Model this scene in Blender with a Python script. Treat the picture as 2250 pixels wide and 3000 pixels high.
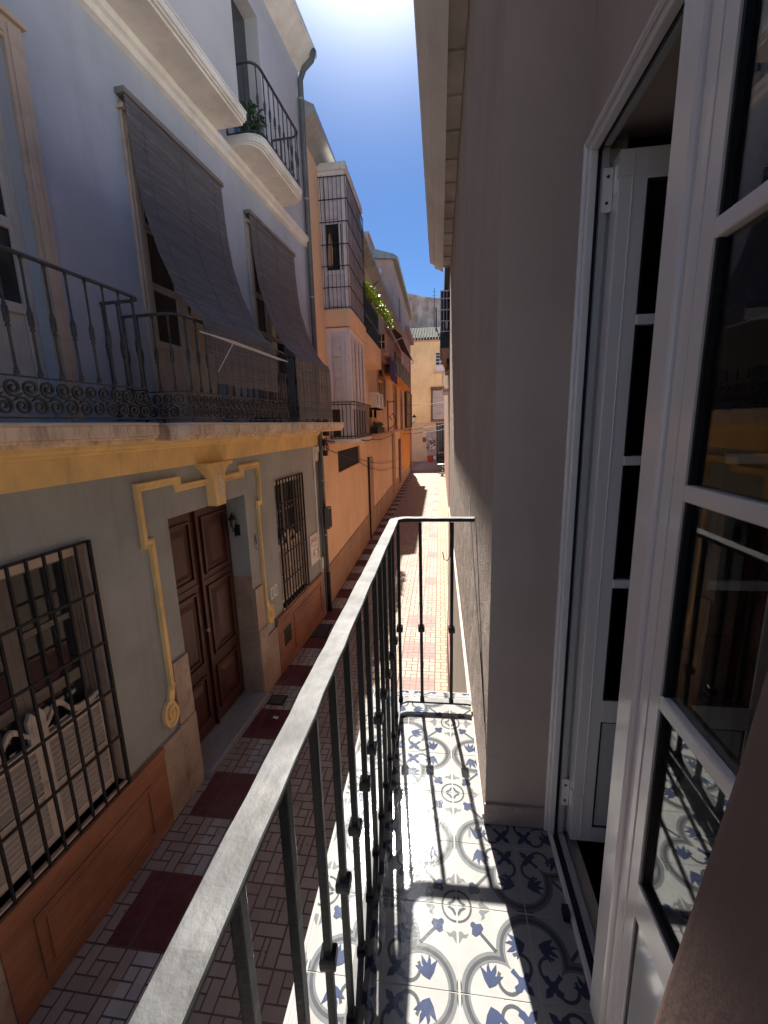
import bpy, math, random
from mathutils import Matrix, Vector
random.seed(7)
R = math.radians
PI = math.pi
sc = bpy.context.scene
for o in list(bpy.data.objects): bpy.data.objects.remove(o)

# ------------------------------------------------------------------ camera, sky, sun, exposure
CAM_Z = 1.42
cam_d = bpy.data.cameras.new('camera'); cam = bpy.data.objects.new('camera', cam_d)
sc.collection.objects.link(cam); sc.camera = cam
cam_d.sensor_fit = 'VERTICAL'; cam_d.sensor_height = 36.0
cam_d.lens = 1249.2/3000*36.0
cam_d.clip_start = 0.02; cam_d.clip_end = 600
base = Matrix(((1, 0, 0), (0, 0, -1), (0, 1, 0)))
rot = Matrix.Rotation(R(7.6), 3, 'Z') @ Matrix.Rotation(R(-11.57), 3, 'X') @ base @ Matrix.Rotation(R(-1.51), 3, 'Z')
cam.matrix_world = Matrix.Translation((0, 0, CAM_Z)) @ rot.to_4x4()

SUN_EL, SUN_AZ = R(48.9), R(-7.2)          # azimuth from +Y, negative towards -X
world = bpy.data.worlds.new('World'); sc.world = world; world.use_nodes = True
wn = world.node_tree.nodes; wl = world.node_tree.links; wn.clear()
sky = wn.new('ShaderNodeTexSky'); sky.sky_type = 'NISHITA'; sky.sun_disc = False
sky.sun_elevation = SUN_EL; sky.sun_rotation = SUN_AZ
sky.altitude = 10; sky.air_density = 0.85; sky.dust_density = 0.0; sky.ozone_density = 3.0
bg = wn.new('ShaderNodeBackground'); bg.inputs[1].default_value = 0.05
wo = wn.new('ShaderNodeOutputWorld')
tint = wn.new('ShaderNodeMix'); tint.data_type = 'RGBA'; tint.blend_type = 'MULTIPLY'; tint.inputs[0].default_value = 1
wl.new(sky.outputs[0], tint.inputs[6]); tint.inputs[7].default_value = (.40, .53, .67, 1)      # a clearer, deeper blue air
# circumsolar aureole: the bright haze round the sun
wtc = wn.new('ShaderNodeTexCoord'); dotn = wn.new('ShaderNodeVectorMath'); dotn.operation = 'DOT_PRODUCT'
wl.new(wtc.outputs['Generated'], dotn.inputs[0])
dotn.inputs[1].default_value = (math.sin(SUN_AZ)*math.cos(SUN_EL), math.cos(SUN_AZ)*math.cos(SUN_EL), math.sin(SUN_EL))
def wmath(op, a, b=None):
    n = wn.new('ShaderNodeMath'); n.operation = op
    for i, v in enumerate((a, b)):
        if v is None: continue
        if hasattr(v, 'links'): wl.new(v, n.inputs[i])
        else: n.inputs[i].default_value = v
    return n.outputs[0]
ang = wmath('ARCCOSINE', wmath('MINIMUM', dotn.outputs['Value'], 1.0))
aur = wmath('MULTIPLY', wmath('EXPONENT', wmath('MULTIPLY', ang, -1.0/R(4.2))), 64.0)
addn = wn.new('ShaderNodeMix'); addn.data_type = 'RGBA'; addn.blend_type = 'ADD'; addn.inputs[0].default_value = 1
comb = wn.new('ShaderNodeCombineColor'); 
for i in range(3): wl.new(aur, comb.inputs[i])
wl.new(tint.outputs[2], addn.inputs[6]); wl.new(comb.outputs[0], addn.inputs[7]); wl.new(addn.outputs[2], bg.inputs[0]); wl.new(bg.outputs[0], wo.inputs[0])
sd = bpy.data.lights.new('sun', 'SUN'); sun = bpy.data.objects.new('sun', sd); sc.collection.objects.link(sun)
sd.energy = 4.0; sd.angle = R(0.53); sd.color = (1.0, 0.93, 0.83)
sdir = Vector((math.sin(SUN_AZ)*math.cos(SUN_EL), math.cos(SUN_AZ)*math.cos(SUN_EL), math.sin(SUN_EL)))
sun.rotation_euler = sdir.to_track_quat('Z', 'Y').to_euler(); sun.location = (0, 5, 20)
sc.view_settings.view_transform = 'Standard'; sc.view_settings.look = 'None'
sc.view_settings.exposure = 1.92; sc.view_settings.gamma = 1.0
sc.cycles.max_bounces = 10; sc.cycles.diffuse_bounces = 6; sc.cycles.glossy_bounces = 4
sc.cycles.transmission_bounces = 6; sc.cycles.transparent_max_bounces = 8
sc.cycles.use_denoising = True; sc.cycles.caustics_reflective = False; sc.cycles.caustics_refractive = False

# ------------------------------------------------------------------ node expression helper
class E:
    def __init__(s, nt, sock): s.nt = nt; s.k = sock
    def _m(s, op, *a):
        n = s.nt.nodes.new('ShaderNodeMath'); n.operation = op
        for i, v in enumerate((s,)+a):
            if isinstance(v, E): s.nt.links.new(v.k, n.inputs[i])
            else: n.inputs[i].default_value = v
        return E(s.nt, n.outputs[0])
    def __add__(s, o): return s._m('ADD', o)
    def __sub__(s, o): return s._m('SUBTRACT', o)
    def __mul__(s, o): return s._m('MULTIPLY', o)
    def __truediv__(s, o): return s._m('DIVIDE', o)
    def fract(s): return s._m('FRACT')
    def abs(s): return s._m('ABSOLUTE')
    def lt(s, o): return s._m('LESS_THAN', o)
    def gt(s, o): return s._m('GREATER_THAN', o)
    def mx(s, o): return s._m('MAXIMUM', o)
    def mn(s, o): return s._m('MINIMUM', o)
    def pw(s, o): return s._m('POWER', o)

def new_mat(name):
    m = bpy.data.materials.new(name); m.use_nodes = True
    nt = m.node_tree; b = nt.nodes['Principled BSDF']
    return m, nt, b
def coords(nt):
    t = nt.nodes.new('ShaderNodeTexCoord'); return t.outputs['Object']
def mapping(nt, vec, scale):
    n = nt.nodes.new('ShaderNodeMapping'); nt.links.new(vec, n.inputs[0]); n.inputs['Scale'].default_value = scale; return n.outputs[0]
def noise(nt, vec, scale, detail=4, rough=.55):
    n = nt.nodes.new('ShaderNodeTexNoise'); nt.links.new(vec, n.inputs['Vector'])
    n.inputs['Scale'].default_value = scale; n.inputs['Detail'].default_value = detail; n.inputs['Roughness'].default_value = rough
    return E(nt, n.outputs['Fac'])
def mixc(nt, f, a, b, mode='MIX'):
    n = nt.nodes.new('ShaderNodeMix'); n.data_type = 'RGBA'; n.blend_type = mode
    if isinstance(f, E): nt.links.new(f.k, n.inputs[0])
    else: n.inputs[0].default_value = f
    for i, v in ((6, a), (7, b)):
        if isinstance(v, tuple): n.inputs[i].default_value = (*v, 1) if len(v) == 3 else v
        else: nt.links.new(v, n.inputs[i])
    return n.outputs[2]
def ramp(nt, e, p0, p1):
    n = nt.nodes.new('ShaderNodeMapRange'); nt.links.new(e.k, n.inputs[0]); n.inputs[1].default_value = p0; n.inputs[2].default_value = p1
    return E(nt, n.outputs[0])
def bump(nt, b, h, strength, dist=.01):
    n = nt.nodes.new('ShaderNodeBump'); n.inputs['Strength'].default_value = strength; n.inputs['Distance'].default_value = dist
    nt.links.new(h.k, n.inputs['Height']); nt.links.new(n.outputs[0], b.inputs['Normal'])

def mat(name, col, rough=.7, var=.12, vscale=2.0, fine=40, bstr=.15, metal=0.0, dirt=None, dscale=(1, 1, 1), damt=.5, dlo=.5, dhi=.75, coat=0, spec=None, bdist=.004):
    m, nt, b = new_mat(name)
    v = coords(nt)
    n1 = noise(nt, v, vscale, 5)
    dark = tuple(c*(1-var*1.6) for c in col); lite = tuple(min(1, c*(1+var*1.4)) for c in col)
    c = mixc(nt, ramp(nt, n1, .3, .7), dark, lite)
    if dirt:
        dn = noise(nt, mapping(nt, v, dscale), 3.0, 6, .65)
        c = mixc(nt, ramp(nt, dn, dlo, dhi)*damt, c, dirt)
    nt.links.new(c, b.inputs['Base Color'])
    b.inputs['Roughness'].default_value = rough; b.inputs['Metallic'].default_value = metal
    if spec is not None: b.inputs['Specular IOR Level'].default_value = spec
    if coat: b.inputs['Coat Weight'].default_value = coat; b.inputs['Coat Roughness'].default_value = .12
    if bstr:
        n2 = noise(nt, v, fine, 6, .6)
        if rough >= .84: n2 = n2*.5+noise(nt, v, 5.5, 3, .5)*2.2+noise(nt, v, 17, 3, .5)*.6
        bump(nt, b, n2, bstr, bdist)
        rr = ramp(nt, noise(nt, v, vscale*3, 3), .2, .8)*.15 + (rough-.07)
        nt.links.new(rr.k, b.inputs['Roughness'])
    return m

M = {}
M['grey_render'] = mat('grey_render', (.36, .385, .375), .85, .11, 1.3, 60, .25, dirt=(.25, .245, .22), dscale=(2.5, 2.5, .3), damt=.5)
M['lilac_render'] = mat('lilac_render', (.44, .475, .53), .85, .10, .9, 50, .2, dirt=(.36, .37, .40), dscale=(2.2, 2.2, .3), damt=.5)
M['upper_render'] = mat('upper_render', (.52, .51, .51), .85, .09, .9, 50, .2, dirt=(.48, .46, .44), dscale=(1, 1, .3), damt=.3)
M['ochre'] = mat('ochre_render', (.86, .62, .28), .8, .10, 2.5, 70, .2, dirt=(.42, .25, .14), dscale=(3, 3, .6), damt=.6, dlo=.55, dhi=.85)
M['cream_trim'] = mat('cream_trim', (.78, .75, .68), .7, .08, 3, 60, .15, dirt=(.5, .44, .36), dscale=(2, 2, .6), damt=.4)
M['stained_slab'] = mat('stained_slab', (.88, .70, .52), .8, .12, 4, 60, .3, dirt=(.30, .16, .09), dscale=(5, 5, .9), damt=.75, dlo=.48, dhi=.72)
M['marble_edge'] = mat('marble_edge', (.62, .58, .54), .5, .08, 6, 40, .05)
M['orange_render'] = mat('orange_render', (.90, .60, .36), .85, .06, .8, 45, .2, dirt=(.70, .42, .25), dscale=(1, 1, .4), damt=.4)
M['bright_orange'] = mat('bright_orange', (.80, .34, .07), .85, .06, 1, 45, .2)
M['pink_render'] = mat('pink_render', (.60, .38, .30), .85, .08, .7, 40, .2, dirt=(.36, .2, .15), dscale=(1, 1, .3), damt=.4)
M['yellow_render'] = mat('yellow_render', (.86, .69, .38), .85, .10, .35, 30, .2, dirt=(.55, .34, .17), dscale=(.5, .5, .3), damt=.5)
M['stone_course'] = mat('stone_course', (.66, .50, .35), .85, .10, .8, 30, .2)
M['beige_plinth'] = mat('beige_plinth', (.46, .30, .19), .8, .12, 1.5, 50, .3, dirt=(.25, .15, .09), dscale=(1, 1, 1), damt=.5)
M['rough_stone'] = mat('rough_stone', (.90, .66, .54), .9, .2, .5, 12, .8, dirt=(.42, .27, .22), dscale=(.35, .35, .18), damt=.9, dlo=.42, dhi=.62, bdist=.05)
M['own_render'] = mat('own_render', (.47, .375, .32), .9, .08, 1.1, 130, .5, dirt=(.35, .28, .24), dscale=(1, 1, .5), damt=.35)
M['own_rough'] = mat('own_rough', (.45, .365, .31), .92, .06, 2.0, 120, 1.0, dirt=(.36, .29, .245), dscale=(.8, .8, .6), damt=.4, bdist=.016)
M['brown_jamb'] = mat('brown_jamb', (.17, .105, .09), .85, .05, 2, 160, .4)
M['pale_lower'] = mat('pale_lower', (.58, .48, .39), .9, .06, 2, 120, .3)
M['red_plinth'] = mat('red_plinth', (.20, .06, .05), .7, .1, 2, 60, .2)
M['iron'] = mat('wrought_iron', (.014, .0145, .016), .6, .3, 9, 60, .5, spec=.3, bdist=.003)
M['iron_gloss'] = mat('glossy_black_iron', (.008, .008, .009), .38, .3, 12, 75, .4, spec=.32, bdist=.003)
M['iron_grey'] = mat('grey_painted_iron', (.060, .064, .064), .5, .2, 9, 60, .25)
M['pipe'] = mat('drainpipe_paint', (.12, .13, .13), .45, .15, 3, 40, .1)
M['zinc'] = mat('zinc', (.38, .38, .37), .45, .15, 3, 40, .1, metal=.4)
M['pvc'] = mat('white_pvc', (.80, .755, .74), .2, .02, 2, 20, .02, coat=.5)
M['pvc_gloss'] = mat('glossy_pvc_panel', (.62, .61, .60), .08, .02, 2, 20, .0, coat=1, spec=.8)
M['pvc_grey'] = mat('pvc_seal_profile', (.42, .42, .42), .35, .03, 2, 20, .02)
M['rubber'] = mat('rubber_gasket', (.010, .010, .011), .55, .1, 5, 30, .05)
M['steel'] = mat('hinge_steel', (.45, .45, .45), .35, .1, 20, 60, .1, metal=.7)
M['white_wood'] = mat('weathered_white_wood', (.66, .58, .49), .6, .06, 6, 50, .2, dirt=(.30, .20, .13), dscale=(9, 9, 1.2), damt=.6, dlo=.56, dhi=.75)
M['grey_wood'] = mat('grey_window_wood', (.20, .175, .15), .55, .12, 5, 50, .1)
M['cream_reveal'] = mat('cream_reveal', (.55, .43, .33), .75, .06, 2, 50, .1, dirt=(.28, .2, .15), dscale=(1, 1, 2.5), damt=.55)
M['white_aluminium'] = mat('white_aluminium', (.82, .77, .76), .4, .04, 3, 30, .03)
M['blind_cord'] = mat('blind_cord', (.16, .15, .14), .5, .05, 3, 30, 0)
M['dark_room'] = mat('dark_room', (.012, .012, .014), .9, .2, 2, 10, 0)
M['room_wall'] = mat('room_wall', (.45, .45, .44), .9, .05, 2, 10, 0)
M['door_step'] = mat('grey_marble_step', (.27, .29, .30), .3, .06, 4, 40, .03, dirt=(.16, .17, .18), damt=.4)
M['clay'] = mat('clay_roof_tile', (.12, .12, .085), .85, .3, 6, 50, .3, dirt=(.06, .07, .05), damt=.7)
M['green_shutter'] = mat('dark_green_shutter', (.035, .055, .05), .45, .2, 3, 40, .2)
M['soffit_board'] = mat('soffit_board', (.46, .45, .44), .8, .15, 3, 40, .2)
M['dark_clay'] = mat('weathered_roof_tile', (.045, .05, .042), .9, .3, 3, 50, .3)
M['eave_paint'] = mat('eave_paint', (.78, .79, .80), .8, .05, 2, 50, .2, dirt=(.5, .49, .48), dscale=(1, .5, 1), damt=.4)
M['maroon'] = mat('maroon_awning', (.13, .035, .045), .8, .15, 3, 60, .1)
M['purple'] = mat('purple_banner', (.10, .07, .22), .8, .15, 3, 60, .1)
M['leafcol'] = mat('fresh_leaf', (.30, .42, .04), .5, .35, 5, 60, .1)
M['darkleaf'] = mat('dark_leaf', (.04, .08, .03), .5, .35, 5, 60, .1)
M['terracotta'] = mat('terracotta', (.35, .13, .07), .8, .1, 4, 60, .1)
M['redplastic'] = mat('red_plastic', (.50, .05, .03), .4, .1, 4, 60, .02)
M['whiteplastic'] = mat('white_plastic', (.75, .72, .68), .35, .03, 4, 60, .02)
M['lampglass'] = mat('lamp_glass', (.75, .75, .70), .3, .05, 4, 60, .02)
M['curtain'] = mat('net_curtain', (.66, .64, .66), .9, .08, 9, 30, .1)
M['tan_curtain'] = mat('tan_curtain', (.42, .27, .18), .9, .1, 9, 30, .1)
M['cable'] = mat('black_cable', (.012, .012, .012), .6, .1, 5, 30, 0)
M['dark_pane'] = mat('dark_window_pane', (.02, .022, .026), .08, .2, 2, 20, 0)
M['sign_glaze'] = mat('sign_glaze', (.62, .55, .49), .25, .04, 6, 40, .02)
M['sign_red'] = mat('sign_paint_red', (.34, .15, .14), .3, .1, 6, 40, 0)
M['blue_paint'] = mat('blue_graffiti', (.05, .05, .25), .6, .1, 6, 40, 0)
M['graffiti'] = mat('street_art_paint', (.36, .36, .33), .6, .15, 2, 40, 0)
M['graffiti_purple'] = mat('street_art_purple', (.22, .12, .26), .6, .15, 2, 40, 0)
M['brown_wood'] = mat('brown_window_wood', (.16, .075, .05), .6, .15, 3, 50, .1)

def wood(name, c1, c2, scale, rough=.4, axis=2, coat=.2):
    m, nt, b = new_mat(name); v = coords(nt)
    s = [scale]*3; s[axis] = scale*.09
    n1 = noise(nt, mapping(nt, v, tuple(s)), 1.0, 6, .65)
    c = mixc(nt, ramp(nt, n1, .32, .68), c1, c2)
    n2 = noise(nt, v, 2.2, 5, .65)
    c = mixc(nt, ramp(nt, n2, .42, .75)*.65, c, tuple(x*.30 for x in c1))
    nt.links.new(c, b.inputs['Base Color']); b.inputs['Roughness'].default_value = rough
    b.inputs['Coat Weight'].default_value = coat; b.inputs['Coat Roughness'].default_value = .2
    bump(nt, b, n1, .2, .003); return m
M['door_wood'] = wood('dark_red_door_wood', (.085, .018, .010), (.026, .007, .005), 22, .45, coat=.08)
M['plinth_tile'] = wood('rusty_brown_plinth', (.46, .20, .095), (.24, .095, .05), 5, .45, 1, .3)

def marble(name, c1, c2, c3):
    m, nt, b = new_mat(name); v = coords(nt)
    w = noise(nt, v, 2.5, 6, .6); w2 = noise(nt, v, 7, 6, .7)
    c = mixc(nt, ramp(nt, w, .35, .65), c1, c2); c = mixc(nt, ramp(nt, w2, .55, .72)*.7, c, c3)
    nt.links.new(c, b.inputs['Base Color']); b.inputs['Roughness'].default_value = .45; bump(nt, b, w2, .1); return m
M['marble'] = marble('pinkish_marble', (.48, .38, .30), (.34, .25, .18), (.17, .10, .06))

def blind_mat():
    m, nt, b = new_mat('wooden_slat_blind'); v = coords(nt)
    sp = nt.nodes.new('ShaderNodeSeparateXYZ'); nt.links.new(v, sp.inputs[0])
    y = E(nt, sp.outputs[1])
    n1 = noise(nt, mapping(nt, v, (60, .8, 60)), 1.5, 5, .7)
    c = mixc(nt, ramp(nt, n1, .35, .7), (.105, .105, .11), (.25, .247, .255))
    st = noise(nt, mapping(nt, v, (55, 1.6, 55)), 1.5, 5, .7)
    c = mixc(nt, ramp(nt, st, .60, .70)*.7, c, (.60, .58, .57))  # pale streaks put the slat highlights into the colour
    nt.links.new(c, b.inputs['Base Color']); b.inputs['Roughness'].default_value = .6; return m
M['blind'] = blind_mat()

def handrail_mat():
    m, nt, b = new_mat('worn_silver_handrail_paint'); v = coords(nt)
    n1 = noise(nt, v, 28, 5, .6); n2 = noise(nt, v, 9, 3); n3 = noise(nt, v, 130, 4, .6)
    c = mixc(nt, ramp(nt, n1*.5+noise(nt, mapping(nt, v, (60, 6, 60)), 1, 4)*.5, .38, .62), (.012, .013, .015), (.050, .053, .060))
    c = mixc(nt, ramp(nt, n3, .66, .74)*.5, c, (.04, .04, .045))
    nt.links.new(c, b.inputs['Base Color']); b.inputs['Metallic'].default_value = .05
    nt.links.new((ramp(nt, n2, .3, .7)*.16+.50).k, b.inputs['Roughness'])
    h = n1*.35+n2*1.0+n3*.15
    bump(nt, b, h, .38, .006); return m
M['handrail'] = handrail_mat()

def glass(name, tint=(.75, .8, .82)):
    m, nt, b = new_mat(name)
    b.inputs['Base Color'].default_value = (*tint, 1); b.inputs['Roughness'].default_value = 0.0
    b.inputs['Transmission Weight'].default_value = 1.0; b.inputs['IOR'].default_value = 1.52
    return m
M['glass'] = glass('window_glass')
def dark_glass():
    m, nt, b = new_mat('reflective_pane'); v = coords(nt)
    n1 = noise(nt, v, 1.2, 3)
    nt.links.new(mixc(nt, n1, (.012, .014, .016), (.04, .045, .05)), b.inputs['Base Color'])
    b.inputs['Roughness'].default_value = .06; b.inputs['Specular IOR Level'].default_value = .7
    bump(nt, b, noise(nt, v, 1.5, 2), .05, .01); return m
M['pane'] = dark_glass()

def glaze(name, col):
    m, nt, b = new_mat(name); v = coords(nt)
    n1 = noise(nt, v, 14, 4); c = mixc(nt, ramp(nt, n1, .3, .7), tuple(x*.93 for x in col), tuple(min(1, x*1.05) for x in col))
    d = noise(nt, v, 5, 6, .7)
    c = mixc(nt, ramp(nt, d, .55, .75)*.35, c, (.13, .115, .10)); b.inputs['Specular IOR Level'].default_value = .36
    nt.links.new(c, b.inputs['Base Color'])
    nt.links.new((ramp(nt, d, .35, .75)*.07+.065).k, b.inputs['Roughness'])
    bump(nt, b, noise(nt, v, 90, 3)*.5+noise(nt, v, 14, 2), .22, .002); return m
M['tile_white'] = glaze('tile_white', (.285, .285, .283)); M['tile_light'] = glaze('tile_light_grey', (.125, .132, .140))
M['tile_grey'] = glaze('tile_grey', (.060, .065, .072)); M['tile_blue'] = glaze('tile_blue', (.040, .052, .100))
M['grout'] = mat('grout', (.34, .33, .31), .9, .15, 10, 80, .2)

def paver_mat():
    m, nt, b = new_mat('street_pavers'); v = coords(nt)
    sp = nt.nodes.new('ShaderNodeSeparateXYZ'); nt.links.new(v, sp.inputs[0])
    X = E(nt, sp.outputs[0]); Y = E(nt, sp.outputs[1])
    left = X.lt(-1.40)
    ax = X + .08 + left*(.05+.6*0)              # anchor columns: -0.08 (right), -2.13 (left; = -0.08 - 2.05)
    cu = (ax/.3 + 20.0).fract()*3.0
    cv = (Y/.3 + 20.0).fract()*3.0
    w = .065
    def line(val, c): return ((val-c).abs()).lt(w)
    def band(val, a, bb): return val.gt(a)*val.lt(bb)
    l = line(cv, 1.0)*band(cu, 0, 2)
    l = l.mx(line(cu, 2.0)*band(cv, 0, 2)); l = l.mx(line(cv, 2.0)*band(cu, 1, 3)); l = l.mx(line(cu, 1.0)*band(cv, 1, 3))
    edge = cu.lt(w).mx(cu.gt(3-w)).mx(cv.lt(w)).mx(cv.gt(3-w))
    l = l.mx(edge)
    # slab joints every 0.6 m, a bit wider
    su = (ax/.6+20).fract(); sv = (Y/.6+20).fract()
    big = su.lt(.014).mx(su.gt(.986)).mx(sv.lt(.014)).mx(sv.gt(.986))
    # brick-wise random tone
    vo = nt.nodes.new('ShaderNodeTexWhiteNoise'); vo.noise_dimensions = '2D'
    cmb = nt.nodes.new('ShaderNodeCombineXYZ')
    fu = (ax/.1+60)._m('FLOOR'); fv = (Y/.1+60)._m('FLOOR')
    nt.links.new(((fu*.5)._m('FLOOR')).k, cmb.inputs[0]); nt.links.new(((fv*.5)._m('FLOOR')).k, cmb.inputs[1])
    nt.links.new(cmb.outputs[0], vo.inputs['Vector']); rnd = E(nt, vo.outputs['Value'])
    c = mixc(nt, rnd, (.29, .25, .215), (.36, .31, .27))
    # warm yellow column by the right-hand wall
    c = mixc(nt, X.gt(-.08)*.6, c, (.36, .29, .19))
    # grey panels
    gl = band(X, -2.43, -2.13)*((Y/1.2+.5+10).fract().lt(.5))
    c = mixc(nt, gl, c, mixc(nt, rnd, (.34, .36, .35), (.42, .44, .43)))
    redr = (band(X, -.68, -.08)*(((Y-7.0)/1.2+20).fract().lt(.5))*Y.lt(9.0)).mx(band(X, -.38, -.08)*(((Y-10.6)/2.4+20).fract().lt(.25))*Y.gt(9.0))
    c = mixc(nt, redr, c, mixc(nt, rnd, (.255, .175, .16), (.30, .205, .19)))  # right-hand red is paler: sun glare is put into its colour
    redl = band(X, -2.73, -2.13)*((Y/1.2+10).fract().lt(.5))
    c = mixc(nt, redl, c, mixc(nt, rnd, (.085, .018, .024), (.125, .028, .036)))  # left-hand red is deeper: its shaded tone is put into the colour
    red = redl.mx(redr)
    mort = l*(red*-.5+1.0)
    c = mixc(nt, mort*.92, c, (.075, .048, .042))
    c = mixc(nt, big*.7, c, (.10, .06, .055))
    g = noise(nt, v, 1.1, 6, .65)
    c = mixc(nt, ramp(nt, g, .42, .72)*.45, c, (.24, .17, .145))
    spots = noise(nt, v, 9, 3, .5)
    c = mixc(nt, ramp(nt, spots, .70, .74)*.6, c, (.09, .065, .06))
    nt.links.new(c, b.inputs['Base Color'])
    nt.links.new((ramp(nt, g, .3, .7)*.15+.75).k, b.inputs['Roughness']); b.inputs['Specular IOR Level'].default_value = .25
    h = (l.mx(big)*-1.0+1.0) + noise(nt, v, 45, 4)*.25
    bump(nt, b, h, .5, .006); return m
M['pavers'] = paver_mat()

# ------------------------------------------------------------------ mesh builders
class MB:
    def __init__(s): s.v = []; s.f = []; s.m = []
    def add(s, vs, fs, m=0):
        o = len(s.v); s.v += [tuple(v) for v in vs]
        for f in fs: s.f.append(tuple(i+o for i in f)); s.m.append(m)
        return s
    def box(s, x0, x1, y0, y1, z0, z1, m=0, M4=None):
        vs = [(x, y, z) for z in (z0, z1) for y in (y0, y1) for x in (x0, x1)]
        if M4: vs = [M4 @ Vector(v) for v in vs]
        return s.add(vs, [(0, 2, 3, 1), (4, 5, 7, 6), (0, 1, 5, 4), (2, 6, 7, 3), (0, 4, 6, 2), (1, 3, 7, 5)], m)
    def quad(s, a, b, c, d, m=0): return s.add([a, b, c, d], [(0, 1, 2, 3)], m)
    def prism(s, poly, axis, a0, a1, m=0):
        """poly: 2D points; axis 'x': (y,z) extruded in x; 'y': (x,z); 'z': (x,y)"""
        def p(u, w, a): return {'x': (a, u, w), 'y': (u, a, w), 'z': (u, w, a)}[axis]
        n = len(poly); vs = [p(u, w, a0) for u, w in poly]+[p(u, w, a1) for u, w in poly]
        fs = [tuple(range(n-1, -1, -1)), tuple(range(n, 2*n))]+[(i, (i+1) % n, n+(i+1) % n, n+i) for i in range(n)]
        return s.add(vs, fs, m)
    def tube(s, pts, r, n=8, m=0, closed=False):
        pts = [Vector(p) for p in pts]; k = len(pts); rs = r if isinstance(r, (list, tuple)) else [r]*k
        vs = []; up = None
        for i, p in enumerate(pts):
            d = (pts[min(i+1, k-1)]-pts[max(i-1, 0)]) if not closed else (pts[(i+1) % k]-pts[i-1])
            d.normalize()
            if up is None: up = Vector((0, 0, 1)) if abs(d.z) < .9 else Vector((1, 0, 0))
            a = d.cross(up).normalized(); up = a.cross(d).normalized()
            for j in range(n):
                t = 2*PI*j/n+PI/n; vs.append(p+a*math.cos(t)*rs[i]+up*math.sin(t)*rs[i])
        fs = []
        for i in range(k if closed else k-1):
            q = ((i+1) % k)*n
            for j in range(n): fs.append((i*n+j, i*n+(j+1) % n, q+(j+1) % n, q+j))
        if not closed: fs += [tuple(range(n-1, -1, -1)), tuple((k-1)*n+j for j in range(n))]
        return s.add(vs, fs, m)
    def sweep(s, path, prof, side, m=0, closed=False, caps=True):
        """profile (u,w) swept along path; u along side x dir, w along 'side' vector"""
        path = [Vector(p) for p in path]; k = len(path); n = len(prof); sv = Vector(side)
        vs = []
        for i, p in enumerate(path):
            if closed: d0 = (p-path[i-1]).normalized(); d1 = (path[(i+1) % k]-p).normalized()
            else: d0 = (p-path[max(i-1, 0)]); d1 = (path[min(i+1, k-1)]-p); d0 = d0.normalized() if d0.length else d1.normalized(); d1 = d1.normalized() if d1.length else d0
            d = (d0+d1).normalized(); a = d.cross(sv).normalized()
            c = max(.35, math.sqrt(max(0, (1+d0.dot(d1))/2)))
            for u, w in prof: vs.append(p+a*u/c+sv*w)
        fs = []
        for i in range(k if closed else k-1):
            q = ((i+1) % k)*n
            for j in range(n): fs.append((i*n+j, i*n+(j+1) % n, q+(j+1) % n, q+j))
        if not closed and caps: fs += [tuple(range(n-1, -1, -1)), tuple((k-1)*n+j for j in range(n))]
        return s.add(vs, fs, m)
    def lathe(s, c, prof, n=10, m=0, M4=None):
        vs = []; cx, cy, cz = c
        for r, z in prof:
            for j in range(n): t = 2*PI*j/n; vs.append((cx+r*math.cos(t), cy+r*math.sin(t), cz+z))
        if M4: vs = [M4 @ Vector(v) for v in vs]
        k = len(prof); fs = [(i*n+j, i*n+(j+1) % n, (i+1)*n+(j+1) % n, (i+1)*n+j) for i in range(k-1) for j in range(n)]
        fs += [tuple(range(n-1, -1, -1)), tuple((k-1)*n+j for j in range(n))]
        return s.add(vs, fs, m)
    def wall(s, u0, u1, z0, z1, holes, depth, axis='x', at=0.0, sgn=-1, m=0):
        """flat wall with rectangular openings; plane at 'at'; reveals go sgn*depth. axis 'x': spans y,z; 'y': spans x,z"""
        us = sorted({u0, u1, *[h[0] for h in holes], *[h[1] for h in holes]}); zs = sorted({z0, z1, *[h[2] for h in holes], *[h[3] for h in holes]})
        us = [u for u in us if u0 <= u <= u1]; zs = [z for z in zs if z0 <= z <= z1]
        def P(a, u, z): return (a, u, z) if axis == 'x' else (u, a, z)
        for i in range(len(us)-1):
            for j in range(len(zs)-1):
                cu = (us[i]+us[i+1])/2; cz = (zs[j]+zs[j+1])/2
                if any(h[0] < cu < h[1] and h[2] < cz < h[3] for h in holes): continue
                s.quad(P(at, us[i], zs[j]), P(at, us[i+1], zs[j]), P(at, us[i+1], zs[j+1]), P(at, us[i], zs[j+1]), m)
        b = at+sgn*depth
        for a0, a1, b0, b1 in [h[:4] for h in holes]:
            b0c = max(b0, z0)
            s.quad(P(at, a0, b0c), P(at, a0, b1), P(b, a0, b1), P(b, a0, b0c), m); s.quad(P(at, a1, b0c), P(at, a1, b1), P(b, a1, b1), P(b, a1, b0c), m)
            s.quad(P(at, a0, b1), P(at, a1, b1), P(b, a1, b1), P(b, a0, b1), m)
            if b0 > z0: s.quad(P(at, a0, b0), P(at, a1, b0), P(b, a1, b0), P(b, a0, b0), m)
        return s
    def sheet(s, nu, nv, fn, thick=0, m=0):
        """grid surface, fn(i/nu, j/nv) -> point; optional thickness by duplicate offset along face normals approx"""
        vs = [Vector(fn(i/nu, j/nv)) for i in range(nu+1) for j in range(nv+1)]
        W = nv+1
        fs = [(i*W+j, (i+1)*W+j, (i+1)*W+j+1, i*W+j+1) for i in range(nu) for j in range(nv)]
        if not thick: return s.add(vs, fs, m)
        nr = []
        for i in range(nu+1):
            for j in range(W):
                a = vs[min(i+1, nu)*W+j]-vs[max(i-1, 0)*W+j]; b = vs[i*W+min(j+1, nv)]-vs[i*W+max(j-1, 0)]
                nr.append(a.cross(b).normalized())
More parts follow.
